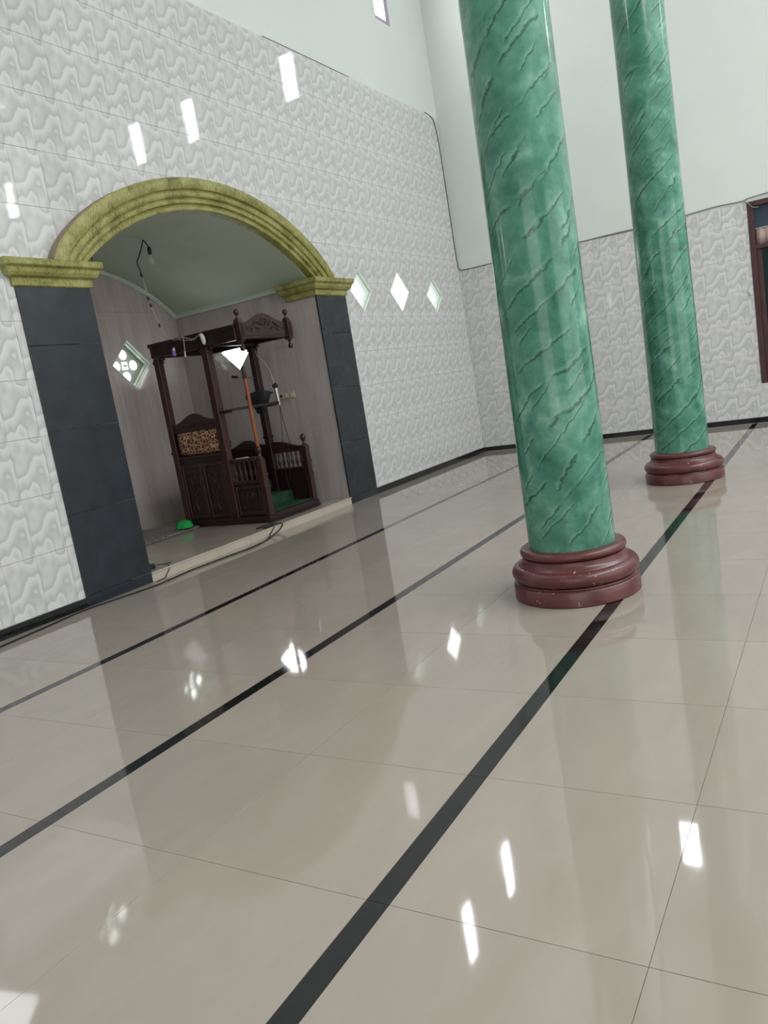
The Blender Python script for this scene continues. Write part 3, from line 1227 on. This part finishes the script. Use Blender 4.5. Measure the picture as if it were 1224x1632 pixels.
def panel(y_a, y_b, za, zb, x, side):
    """raised, carved side panel: frame, field, carving"""
    m = MB()
    fw_ = 0.032
    dx = 0.014 * side
    X0, X1 = sorted((x, x + dx))
    m.bbox(X0, y_a, za, X1, y_a + fw_, zb, .003)
    m.bbox(X0, y_b - fw_, za, X1, y_b, zb, .003)
    m.bbox(X0, y_a + fw_, za, X1, y_b - fw_, za + fw_, .003)
    m.bbox(X0, y_a + fw_, zb - fw_, X1, y_b - fw_, zb, .003)
    p_ = pb('panel', WOODC, m)
    X0, X1 = sorted((x, x + dx * .45))
    m = MB().bbox(X0, y_a + fw_ + .012, za + fw_ + .012, X1, y_b - fw_ - .012, zb - fw_ - .012, .003)
    pb('field', WOOD, m, p_)
    m = MB()
    cy, cz = (y_a + y_b) / 2, (za + zb) / 2
    hw, hh = (y_b - y_a) / 2 - fw_ - .03, (zb - za) / 2 - fw_ - .03
    xs = x + dx * .6
    for sy in (-1, 1):
        for sz in (-1, 1):
            spiral((xs, cy + sy * hw * .62, cz + sz * hh * .72), 'x', min(hw, hh) * .34, 1.3, .008, m, sy * sz, 0)
    spiral((xs, cy - .012, cz + .01), 'x', min(hw, hh) * .42, 1.4, .009, m, 1, 0)
    spiral((xs, cy + .012, cz - .01), 'x', min(hw, hh) * .42, 1.4, .009, m, 1, PI)
    for sz in (-1, 1):
        m.tube([(xs, cy, cz + sz * hh * .3), (xs, cy + .02, cz + sz * hh * .55), (xs, cy, cz + sz * hh * .95)], lambda t_: .010 * (1 - .7 * t_), 5)
    pb('carving', WOODC, m, p_, True)


# left side (camera side): solid lower wall with carved panels
pb('side_wall', WOOD, MB().bbox(5.902, 5.40, .145, 5.936, 6.06, .80, .003))
panel(5.44, 5.725, .165, .735, 5.902, -1)
panel(5.74, 6.02, .165, .735, 5.902, -1)
pb('side_wall', WOOD, MB().bbox(5.902, 4.985, .145, 5.936, 5.36, .475, .003))
panel(5.00, 5.345, .165, .46, 5.902, -1)
m = MB()
m.bbox(5.888, 5.00, .475, 5.945, 5.35, .505, .004)
pb('rail', WOODC, m)
m = MB()
m.bbox(5.886, 5.00, .700, 5.947, 5.35, .735, .006)
pb('rail', WOODR, m)
m = MB()
m.bbox(5.886, 5.425, .795, 5.948, 6.03, .825, .006)
pb('rail', WOODC, m)
balp = [(.012, 0), (.014, .01), (.009, .022), (.016, .05), (.019, .075), (.013, .10), (.008, .12), (.013, .15), (.010, .175), (.014, .188), (.012, .196)]
for yb_ in (5.05, 5.115, 5.18, 5.245, 5.31):
    m = MB().lathe(balp, 5.917, yb_, 10, .505)
    pb('baluster', WOODC, m, smooth=True)


def newel(x, y, ztop, mat=WOODC):
    m = MB()
    m.bbox(x - .034, y - .034, .145, x + .034, y + .034, ztop - .13, .005)
    m.bbox(x - .040, y - .040, ztop - .30, x + .040, y + .040, ztop - .28, .004)
    m.bbox(x - .040, y - .040, .42, x + .040, y + .040, .44, .004)
    o_ = pb('newel_post', mat, m)
    f = MB().lathe([(.036, 0), (.036, .012), (.022, .022), (.014, .036), (.012, .05), (.022, .062), (.030, .082), (.030, .098), (.020, .118), (.006, .130)], x, y, 14, ztop - .13)
    pb('finial', mat, f, o_, True)


newel(5.915, 4.968, .84, WOODR)
newel(6.690, 4.985, .86)


# curved crest boards
def crest_board(name, ax, c, u0, u1, zb, ztop, th, mat, parent=pul):
    n = 28
    poly = [(u0, zb), (u1, zb)] + [(u1 + (u0 - u1) * i / n, ztop(1 - i / n)) for i in range(n + 1)]
    m = MB()
    vs = []
    for k in (-th / 2, th / 2):
        for u, v in poly:
            vs.append((c + k, u, v) if ax == 'x' else (u, c + k, v))
    N = len(poly)
    # triangulated strips for the concave outline
    fs = []
    for kk in (0, 1):
        b = kk * N
        mid = []
        for i in range(n):
            # quad between bottom edge and top edge
            pass
    m2 = MB()
    for i in range(n):
        ua = u0 + (u1 - u0) * i / n
        ub = u0 + (u1 - u0) * (i + 1) / n
        za, zc = ztop(i / n), ztop((i + 1) / n)
        q = [(ua, zb), (ub, zb), (ub, zc), (ua, za)]
        vv = []
        for k in (-th / 2, th / 2):
            for u, v in q:
                vv.append((c + k, u, v) if ax == 'x' else (u, c + k, v))
        f = [(0, 1, 2, 3), (7, 6, 5, 4), (3, 2, 6, 7), (0, 4, 5, 1)]
        if i == 0:
            f.append((0, 3, 7, 4))
        if i == n - 1:
            f.append((1, 5, 6, 2))
        m2.add(vv, f)
    return pb(name, mat, m2, parent)


# arm-rest frame with leopard upholstery on the left
bump_ = lambda base, amp: (lambda t_: base + amp * (0.5 - 0.5 * math.cos(2 * PI * t_)) ** 1.3)
cb = crest_board('crest', 'x', 5.917, 5.425, 6.025, 1.07, bump_(1.165, .085), .032, WOODC)
m = MB()
spiral((5.899, 5.70, 1.13), 'x', .035, 1.3, .007, m, 1)
spiral((5.899, 5.76, 1.13), 'x', .035, 1.3, .007, m, -1, PI)
m.tube([(5.899, 5.80, 1.14), (5.899, 5.88, 1.12), (5.899, 5.97, 1.125)], .006, 5)
m.tube([(5.899, 5.66, 1.14), (5.899, 5.58, 1.12), (5.899, 5.48, 1.125)], .006, 5)
pb('carving', WOODC, m, cb, True)
pb('back_board', WOOD, MB().bbox(5.925, 5.425, .825, 5.942, 6.025, 1.075, .003))
# cushion: puffed pad
n1, n2 = 20, 10
vs = []
fs = []
for j in range(n2 + 1):
    for i in range(n1 + 1):
        u, v = i / n1, j / n2
        e = (1 - abs(2 * u - 1) ** 6) * (1 - abs(2 * v - 1) ** 4)
        sag = .018 * math.sin(PI * u) * (1 - v)
        vs.append((5.923 - .045 * max(0, e) ** .5 - .006 * math.sin(u * 17) * e, 5.43 + .585 * u, .835 - sag + (.245 + sag) * v))
for j in range(n2):
    for i in range(n1):
        a = j * (n1 + 1) + i
        fs.append((a, a + 1, a + n1 + 2, a + n1 + 1))
m = MB()
m.add(vs, fs)
cs = pb('cushion', LEO, m, smooth=True)
tag(cs, 'leopard-print upholstered cushion')
so = cs.modifiers.new('thick', 'SOLIDIFY')
so.thickness = .004

# right side
pb('side_wall', WOOD, MB().bbox(6.668, 5.01, .145, 6.702, 6.06, .495, .003))
pb('side_wall', WOOD, MB().bbox(6.668, 5.47, .495, 6.702, 6.06, .76, .003))
pb('rail', WOODC, MB().bbox(6.660, 5.01, .495, 6.712, 5.41, .515, .004))
for yb_ in (5.05, 5.11, 5.17, 5.23, 5.29, 5.35):
    m = MB().lathe([(r, z * .88) for r, z in balp], 6.685, yb_, 10, .515)
    pb('baluster', WOODC, m, smooth=True)
crest_board('crest', 'x', 6.685, 5.01, 5.42, .685, lambda t_: .735 + .035 * t_ + .04 * math.sin(PI * t_) ** 2 * t_ + .05 * t_ ** 2, .034, WOODC)
crest_board('crest', 'x', 6.685, 5.47, 6.03, .75, bump_(.795, .07), .034, WOODC)
# rear board (back of the seat)
pb('back_board', WOOD, MB().bbox(5.95, 6.065, .145, 6.66, 6.095, .80, .003))
# seat on the top step
pb('seat', WOOD, MB().bbox(5.95, 5.80, .413, 6.655, 6.06, .64, .006))

# canopy
m = MB()
m.bbox(5.880, 4.955, 1.865, 5.945, 6.115, 2.005, .006)
m.bbox(5.868, 4.955, 1.975, 5.90, 6.125, 2.012, .004)
pb('canopy_beam', WOOD, m)
pb('canopy_beam', WOOD, MB().bbox(6.655, 4.955, 1.865, 6.720, 6.115, 2.005, .006))
pb('canopy_beam', WOOD, MB().bbox(5.945, 6.055, 1.865, 6.655, 6.115, 2.005, .006))
pb('canopy_beam', WOOD, MB().bbox(5.945, 5.36, 1.865, 6.655, 5.41, 1.93, .006))
pb('canopy_roof', WOOD, MB().bbox(5.90, 4.97, 1.930, 6.70, 6.10, 1.950, .003))
for (bx, by) in ((5.9125, 6.06), (5.9125, 5.385), (6.69, 5.445)):
    for sy in (-1, 1):
        yc = by + sy * .062
        if yc > 6.10:
            continue
        pb('bracket', WOOD, MB().bbox(bx - .020, yc - .028, 1.832, bx + .020, yc + .028, 1.866, .006))
cf = crest_board('crest', 'y', 4.945, 5.965, 6.665, 1.900, lambda t_: 2.022 + .088 * (0.5 - 0.5 * math.cos(2 * PI * t_)) ** 1.25, .030, WOODC)
m = MB()
spiral((6.315, 4.926, 2.02), 'y', .050, 1.4, .008, m, 1)
spiral((6.315, 4.926, 2.02), 'y', .062, .6, .007, m, -1, PI)
for s_ in (-1, 1):
    m.tube([(6.315 + s_ * .06, 4.926, 2.00), (6.315 + s_ * .13, 4.926, 2.03), (6.315 + s_ * .20, 4.926, 1.985), (6.315 + s_ * .29, 4.926, 1.965)], lambda t_: .010 * (1 - .5 * t_), 6)
    m.tube([(6.315 + s_ * .09, 4.926, 1.96), (6.315 + s_ * .16, 4.926, 1.975), (6.315 + s_ * .22, 4.926, 1.94)], lambda t_: .009 * (1 - .5 * t_), 6)
pb('carving', WOODC, m, cf, True)
pb('canopy_beam', WOOD, MB().bbox(5.96, 4.93, 1.868, 6.67, 4.975, 1.902, .004))
for fx in (5.935, 6.700):
    m = MB()
    sec = [(.026, 1.845), (.034, 1.86), (.034, 1.90), (.040, 1.955), (.034, 2.02), (.024, 2.055), (.018, 2.065)]
    vs = []
    for h_, z in sec:
        vs += [(fx - h_, 4.940 - h_, z), (fx + h_, 4.940 - h_, z), (fx + h_, 4.940 + h_, z), (fx - h_, 4.940 + h_, z)]
    fs = [(3, 2, 1, 0), tuple(range(len(vs) - 4, len(vs)))]
    for i in range(len(sec) - 1):
        for k in range(4):
            j = (k + 1) % 4
            fs.append((i * 4 + k, i * 4 + j, i * 4 + 4 + j, i * 4 + 4 + k))
    m.add(vs, fs)
    for k_ in (-.014, 0, .014):
        m.tube([(fx + k_, 4.940 - .036, 1.88), (fx + k_, 4.940 - .042, 1.955), (fx + k_, 4.940 - .034, 2.02)], .005, 5)
    fo = pb('finial', WOODC, m)
    pb('finial_ball', WOODC, MB().lathe([(.016, 2.060), (.010, 2.075), (.009, 2.088), (.018, 2.098), (.027, 2.115), (.026, 2.130), (.016, 2.146), (.004, 2.152)], fx, 4.940, 14), fo, True)
    pb('drop_ball', WOODC, MB().lathe([(.003, 1.752), (.016, 1.757), (.026, 1.772), (.026, 1.787), (.016, 1.803), (.009, 1.812), (.011, 1.822), (.022, 1.832), (.025, 1.847)], fx, 4.940, 14), fo, True)
# reading ledge across the middle
m = MB()
m.bbox(5.870, 5.165, 1.214, 6.62, 5.232, 1.230, .003)
m.bbox(5.870, 5.155, 1.210, 6.62, 5.165, 1.236, .003)
m.bbox(5.885, 5.232, 1.196, 5.945, 5.346, 1.230, .003)
m.bbox(6.656, 5.236, 1.196, 6.700, 5.412, 1.222, .003)
m.bbox(6.60, 5.232, 1.196, 6.66, 5.240, 1.222, .002)
pb('reading_ledge', WOOD, m)

# ------------------------------------------------------------------ things on and around the pulpit
st = thing('preacher_staff', (5.982, 5.022, .168), 'orange-brown wooden staff standing upright at the front left of the pulpit', 'staff')
so_ = (5.982, 5.022, .168)
MB().lathe([(.014, .1685), (.017, .20), (.018, .9), (.0185, 1.50)], 5.982, 5.022, 14).build('shaft', STAFF, st, so_, True)
MB().lathe([(.0185, 1.50), (.021, 1.505), (.021, 1.58), (.019, 1.61), (.010, 1.618)], 5.982, 5.022, 14).build('cap', WOODC, st, so_, True)

# dark speaker clamped to the right middle post
sp = thing('clamped_loudspeaker', (6.69, 5.39, 1.18), 'small tapered black loudspeaker clamped on the right middle pulpit post', 'speaker')
so_ = (6.69, 5.39, 1.18)
m = MB()
secs = [(1.14, .050, .045), (1.19, .062, .06), (1.25, .10, .08), (1.32, .135, .095), (1.355, .13, .09), (1.372, .085, .07)]
vs = []
for z, hy, hx in secs:
    for k in range(12):
        a = 2 * PI * k / 12
        cx_, sx_ = math.cos(a), math.sin(a)
        vs.append((6.572 + .78 * hx * math.copysign(abs(cx_) ** .6, cx_), 5.375 + hy * math.copysign(abs(sx_) ** .6, sx_), z))
fs = [tuple(range(11, -1, -1)), tuple(range(60, 72))]
for i in range(5):
    for k in range(12):
        j = (k + 1) % 12
        fs.append((i * 12 + k, i * 12 + j, i * 12 + 12 + j, i * 12 + 12 + k))
m.add(vs, fs)
m.build('housing', DARKPL, sp, so_, True)
MB().bbox(6.55, 5.50, 1.30, 6.61, 5.545, 1.35, .006).build('clamp', DARKPL, sp, so_)
MB().tube([(6.58, 5.28, 1.335), (6.61, 5.25, 1.335), (6.63, 5.222, 1.335)], .013, 8).build('arm', DARKPL, sp, so_, True)

mic = thing('microphone', (6.66, 5.19, 1.18), 'handheld microphone with silver handle and black head beside the pulpit post', 'microphone')
so_ = (6.66, 5.19, 1.18)
MB().tube([(6.66, 5.19, 1.19), (6.66, 5.195, 1.26), (6.66, 5.20, 1.375)], lambda t_: .011 + .009 * t_, 12).build('handle', METAL, mic, so_, True)
MB().ball((6.66, 5.203, 1.40), .031).build('head', RUBBER, mic, so_, True)
m = MB()
m.tube([(6.66, 5.19, 1.19), (6.655, 5.205, 1.0), (6.65, 5.23, .80), (6.63, 5.25, .50), (6.60, 5.20, .20)], .0035, 6)
m.tube([(6.662, 5.19, 1.19), (6.66, 5.18, 1.05), (6.665, 5.165, .90), (6.675, 5.155, .75), (6.64, 5.16, .72), (6.62, 5.2, .40)], .0035, 6)
m.build('cord', RUBBER, mic, so_, True)
tag(MB().tube([(6.685, 5.40, 1.80), (6.66, 5.37, 1.74), (6.655, 5.30, 1.68), (6.655, 5.235, 1.57), (6.655, 5.205, 1.42)], .004, 6).build('microphone_cable', WIREW, smooth=True),
    'thin white cable dropping from the canopy to the black microphone head', 'cable')
bm_ = thing('boom_microphone', (6.66, 5.43, 1.52), 'tiny black boom microphone reaching left from the right pulpit post', 'microphone')
so_ = (6.66, 5.43, 1.52)
MB().tube([(6.66, 5.43, 1.52), (6.65, 5.55, 1.535), (6.64, 5.70, 1.565)], .005, 6).build('boom', WIREG, bm_, so_, True)
MB().tube([(6.64, 5.68, 1.563), (6.64, 5.745, 1.578)], .016, 10, 1).build('head', RUBBER, bm_, so_, True)
tag(MB().bbox(6.40, 5.168, 1.2305, 6.58, 5.230, 1.236, .001).build('paper_sheet', PAPER), 'pale sheet of paper lying on the pulpit reading ledge', 'paper')
pp = MB().add([(5.89, 5.10, .7355), (5.93, 5.12, .7355), (5.93, 5.27, .7355), (5.89, 5.25, .7355), (5.885, 5.10, .742), (5.93, 5.12, .745), (5.93, 5.27, .740), (5.89, 5.25, .746)],
              [(0, 3, 2, 1), (4, 5, 6, 7), (0, 1, 5, 4), (1, 2, 6, 5), (2, 3, 7, 6), (3, 0, 4, 7)])
tag(pp.build('paper_sheet', PAPER), 'white slip of paper on the left handrail of the pulpit', 'paper')

# wires, socket and clip on the canopy beam
wr = MB()
wr.tube([(5.74, 5.72, 2.05), (5.80, 5.75, 2.035), (5.862, 5.77, 2.02), (5.862, 5.72, 1.995), (5.862, 5.60, 2.0), (5.862, 5.50, 1.965), (5.862, 5.42, 1.975), (5.862, 5.37, 2.0), (5.856, 5.34, 1.99)], .0045, 6)
wr.tube([(5.862, 5.66, 1.985), (5.862, 5.56, 1.965), (5.862, 5.47, 1.955), (5.862, 5.40, 1.985)], .0035, 6)
wr = wr.build('beam_wire', WIREW, smooth=True)
tag(wr, 'white twisted wires draped along the left canopy beam of the pulpit', 'wire')
sk = thing('hanging_socket', (5.852, 5.335, 1.93), 'white plastic socket hanging on the left canopy beam of the pulpit', 'socket')
so_ = (5.852, 5.335, 1.93)
MB().tube([(5.845, 5.35, 1.985), (5.845, 5.335, 1.95), (5.845, 5.33, 1.895)], lambda t_: .017 + .006 * math.sin(PI * t_), 12).build('housing', WHITEPL, sk, so_, True)
MB().tube([(5.845, 5.33, 1.900), (5.845, 5.33, 1.885)], .012, 10, 1).build('plug', CREAMPL, sk, so_, True)
cl = thing('violet_clip', (5.862, 5.75, 1.85), 'small violet plastic clip hanging at the left end of the canopy beam', 'clip')
so_ = (5.862, 5.75, 1.85)
MB().tube([(5.852, 5.745, 1.925), (5.852, 5.752, 1.895)], lambda t_: .006 + .012 * t_, 10, 1).build('tip', WHITEPL, cl, so_, True)
MB().tube([(5.852, 5.752, 1.897), (5.852, 5.76, 1.845)], .020, 10, 1).build('body', PURPLE, cl, so_, True)
sg = thing('pull_string', (5.858, 5.61, 1.82), 'white string with small weight hanging over the canopy beam', 'string')
so_ = (5.858, 5.61, 1.82)
MB().tube([(5.864, 5.60, 2.015), (5.86, 5.605, 1.93), (5.856, 5.612, 1.85)], .0035, 6).build('string', WHITEPL, sg, so_, True)
MB().tube([(5.856, 5.610, 1.87), (5.856, 5.616, 1.81)], lambda t_: .005 + .007 * t_, 8, 1).build('weight', WHITEPL, sg, so_, True)

# bulb on its dangling wire
bl = thing('hanging_bulb', (5.71, 5.72, 2.94), 'unlit clear bulb on a crooked dark wire below the niche vault', 'light bulb')
so_ = (5.71, 5.72, 2.94)
MB().tube([(5.765, 5.72, 2.885), (5.735, 5.72, 2.93), (5.705, 5.72, 2.95), (5.68, 5.72, 2.90), (5.61, 5.72, 2.79), (5.572, 5.72, 2.735), (5.59, 5.72, 2.67), (5.60, 5.72, 2.60)], .006, 6).build('wire', RUBBER, bl, so_, True)
m = MB()
m.tube([(5.60, 5.72, 2.60), (5.612, 5.72, 2.50), (5.622, 5.72, 2.40), (5.64, 5.72, 2.34), (5.66, 5.72, 2.27), (5.69, 5.72, 2.16), (5.74, 5.72, 2.05)], .0045, 6)
m.tube([(5.60, 5.725, 2.60), (5.63, 5.725, 2.47), (5.625, 5.725, 2.40), (5.648, 5.725, 2.34)], .003, 6)
m.build('lower_wire', WIREW, bl, so_, True)
for p_ in ((5.598, 5.72, 2.615), (5.622, 5.72, 2.40), (5.64, 5.72, 2.335), (5.695, 5.72, 2.14)):
    MB().tube([(p_[0] - .004, p_[1], p_[2] + .018), (p_[0] + .004, p_[1], p_[2] - .018)], .010, 8, 1).build('tape_joint', RUBBER, bl, so_, True)
MB().lathe([(.010, 2.895), (.017, 2.885), (.019, 2.86), (.018, 2.825), (.015, 2.82)], 5.765, 5.72, 14).build('lamp_holder', RUBBER, bl, so_, True)
MB().lathe([(.004, 2.716), (.020, 2.722), (.030, 2.742), (.029, 2.765), (.018, 2.79), (.014, 2.822)], 5.765, 5.72, 16).build('bulb', BULBG, bl, so_, True)
tag(MB().tube([(4.45, W + .28, 2.72), (4.45, W + .285, 2.62), (4.45, W + .28, 2.50)], .006, 6).build('vault_wire', RUBBER, smooth=True), 'short dark wire end on the vault above the left capital', 'wire')

# wall sockets on the niche's right wall
ss = thing('wall_socket', (NX1, 5.37, 1.28), 'row of three cream wall sockets on the niche wall right of the pulpit post', 'wall socket')
so_ = (NX1, 5.37, 1.28)
for i, yc in enumerate((5.445, 5.37, 5.295)):
    f_ = MB().bbox(NX1 - .016, yc - .035, 1.248, NX1, yc + .035, 1.318, .005).build('socket_plate', CREAMPL, ss, so_)
    if i == 0:
        MB().tube([(NX1 - .0175, yc, 1.285), (NX1 - .010, yc, 1.285)], .018, 12, 1).build('hole', SOCKET, f_, so_)
    else:
        MB().bbox(NX1 - .020, yc - .014, 1.265, NX1 - .015, yc + .014, 1.302, .002).build('switch', WHITEPL, f_, so_)

# ------------------------------------------------------------------ mat, green cloth, adapter, floor cable
mt = thing('woven_mat', (5.0, 6.30, P), 'grey fringed woven mat on the niche floor left of the pulpit', 'mat')
so_ = (5.0, 6.30, P)
m = MB()
vs = []
nx_, ny_ = 24, 12
for k in (0, 1):
    for j in range(ny_ + 1):
        for i in range(nx_ + 1):
            u, v = i / nx_, j / ny_
            z = P + .0012 + (k * (.022 + .006 * math.sin(u * 19 + v * 4) + .005 * math.sin(v * 13)))
            vs.append((4.16 + 1.68 * u, 5.90 + .86 * v - .02 * u, z))
N_ = (nx_ + 1) * (ny_ + 1)
fs = []
for j in range(ny_):
    for i in range(nx_):
        a = j * (nx_ + 1) + i
        fs += [(a, a + nx_ + 1, a + nx_ + 2, a + 1), (N_ + a, N_ + a + 1, N_ + a + nx_ + 2, N_ + a + nx_ + 1)]
for i in range(nx_):
    fs += [(i, i + 1, N_ + i + 1, N_ + i)]
    a = ny_ * (nx_ + 1) + i
    fs += [(a + 1, a, N_ + a, N_ + a + 1)]
for j in range(ny_):
    a = j * (nx_ + 1)
    fs += [(a + nx_ + 1, a, N_ + a, N_ + a + nx_ + 1)]
    a += nx_
    fs += [(a, a + nx_ + 1, N_ + a + nx_ + 1, N_ + a)]
m.add(vs, fs)
m.build('weave', MATG, mt, so_, True)
m = MB()
for i in range(110):
    xx = 4.17 + i * .0152
    m.tube([(xx, 5.905, P + .018), (xx + random.uniform(-.004, .004), 5.875, P + .008), (xx + random.uniform(-.006, .006), 5.85, P + .004)], .0028, 4, 1)
f_ = m.build('fringe', MATG, mt, so_)
f_['kind'] = 'stuff'

gc = MB()
vs = []
fs = []
nr_, ns_ = 8, 20
for i in range(nr_ + 1):
    th = (PI / 2) * i / nr_
    for k in range(ns_):
        a = 2 * PI * k / ns_
        wv_ = 1 + .10 * math.sin(a * 3 + 1) + .05 * math.sin(a * 7)
        vs.append((5.745 + .095 * math.cos(th) * math.cos(a) * wv_, 5.985 + .085 * math.cos(th) * math.sin(a) * wv_, P + .034 + .075 * math.sin(th) * (1 + .12 * math.sin(a * 2 + th * 4))))
for i in range(nr_):
    for k in range(ns_):
        j = (k + 1) % ns_
        fs.append((i * ns_ + k, i * ns_ + j, (i + 1) * ns_ + j, (i + 1) * ns_ + k))
fs.append(tuple(range(ns_ - 1, -1, -1)))
gc.add(vs, fs)
tag(gc.build('green_cloth', GREENC, smooth=True), 'bright green bunched cloth on the mat beside the pulpit corner', 'cloth')

ad = thing('power_adapter', (4.22, 4.86, P), 'small dark plug with looped cord at the foot of the left pilaster', 'plug')
so_ = (4.22, 4.86, P)
MB().bbox(4.175, 4.83, P + .0005, 4.245, 4.89, P + .042, .008).build('housing', RUBBER, ad, so_)
MB().bbox(4.245, 4.842, P + .012, 4.262, 4.878, P + .034, .004).build('socket_end', WIREG, ad, so_)
MB().tube([(4.262, 4.86, P + .02), (4.31, 4.84, P + .015), (4.33, 4.79, P + .007), (4.30, 4.745, P - .01), (4.26, 4.735, .03), (4.20, 4.715, .006), (4.10, 4.70, .005)], .0035, 6).build('cord', RUBBER, ad, so_, True)
MB().tube([(4.262, 4.865, P + .02), (4.34, 4.87, P + .006), (4.42, 4.85, P + .005)], .003, 6).build('cord', RUBBER, ad, so_, True)

fc = MB()
fc.tube([(1.2, 4.50, .007), (2.2, 4.56, .007), (2.7, 4.61, .007), (3.1, 4.655, .007), (3.43, 4.69, .007), (3.94, 4.60, .007), (4.2, 4.61, .007), (4.45, 4.63, .007), (4.87, 4.61, .007), (5.14, 4.585, .007), (5.40, 4.64, .007),
         (5.62, 4.725, .008), (5.74, 4.733, .035), (5.79, 4.738, .070), (5.775, 4.77, P + .010), (5.74, 4.82, P + .007), (5.63, 4.83, P + .007), (5.58, 4.80, P + .007),
         (5.66, 4.775, P + .007), (5.79, 4.84, P + .007), (5.74, 4.87, P + .007), (5.60, 4.865, P + .007), (5.60, 4.90, P + .007), (5.80, 4.90, P + .007), (6.0, 4.905, P + .007), (6.3, 4.90, P + .007), (6.62, 4.905, P + .007), (6.80, 5.00, P + .007), (6.86, 5.3, P + .007)], .0062, 7, 5)
fc.tube([(4.6, 4.625, .007), (5.0, 4.595, .007), (5.32, 4.62, .007), (5.50, 4.69, .007), (5.60, 4.737, .03), (5.66, 4.739, .070), (5.67, 4.775, P + .009), (5.64, 4.80, P + .007)], .005, 7, 5)
tag(fc.build('floor_cable', RUBBER, smooth=True), 'long black cable along the floor, looping over the niche step', 'cable')
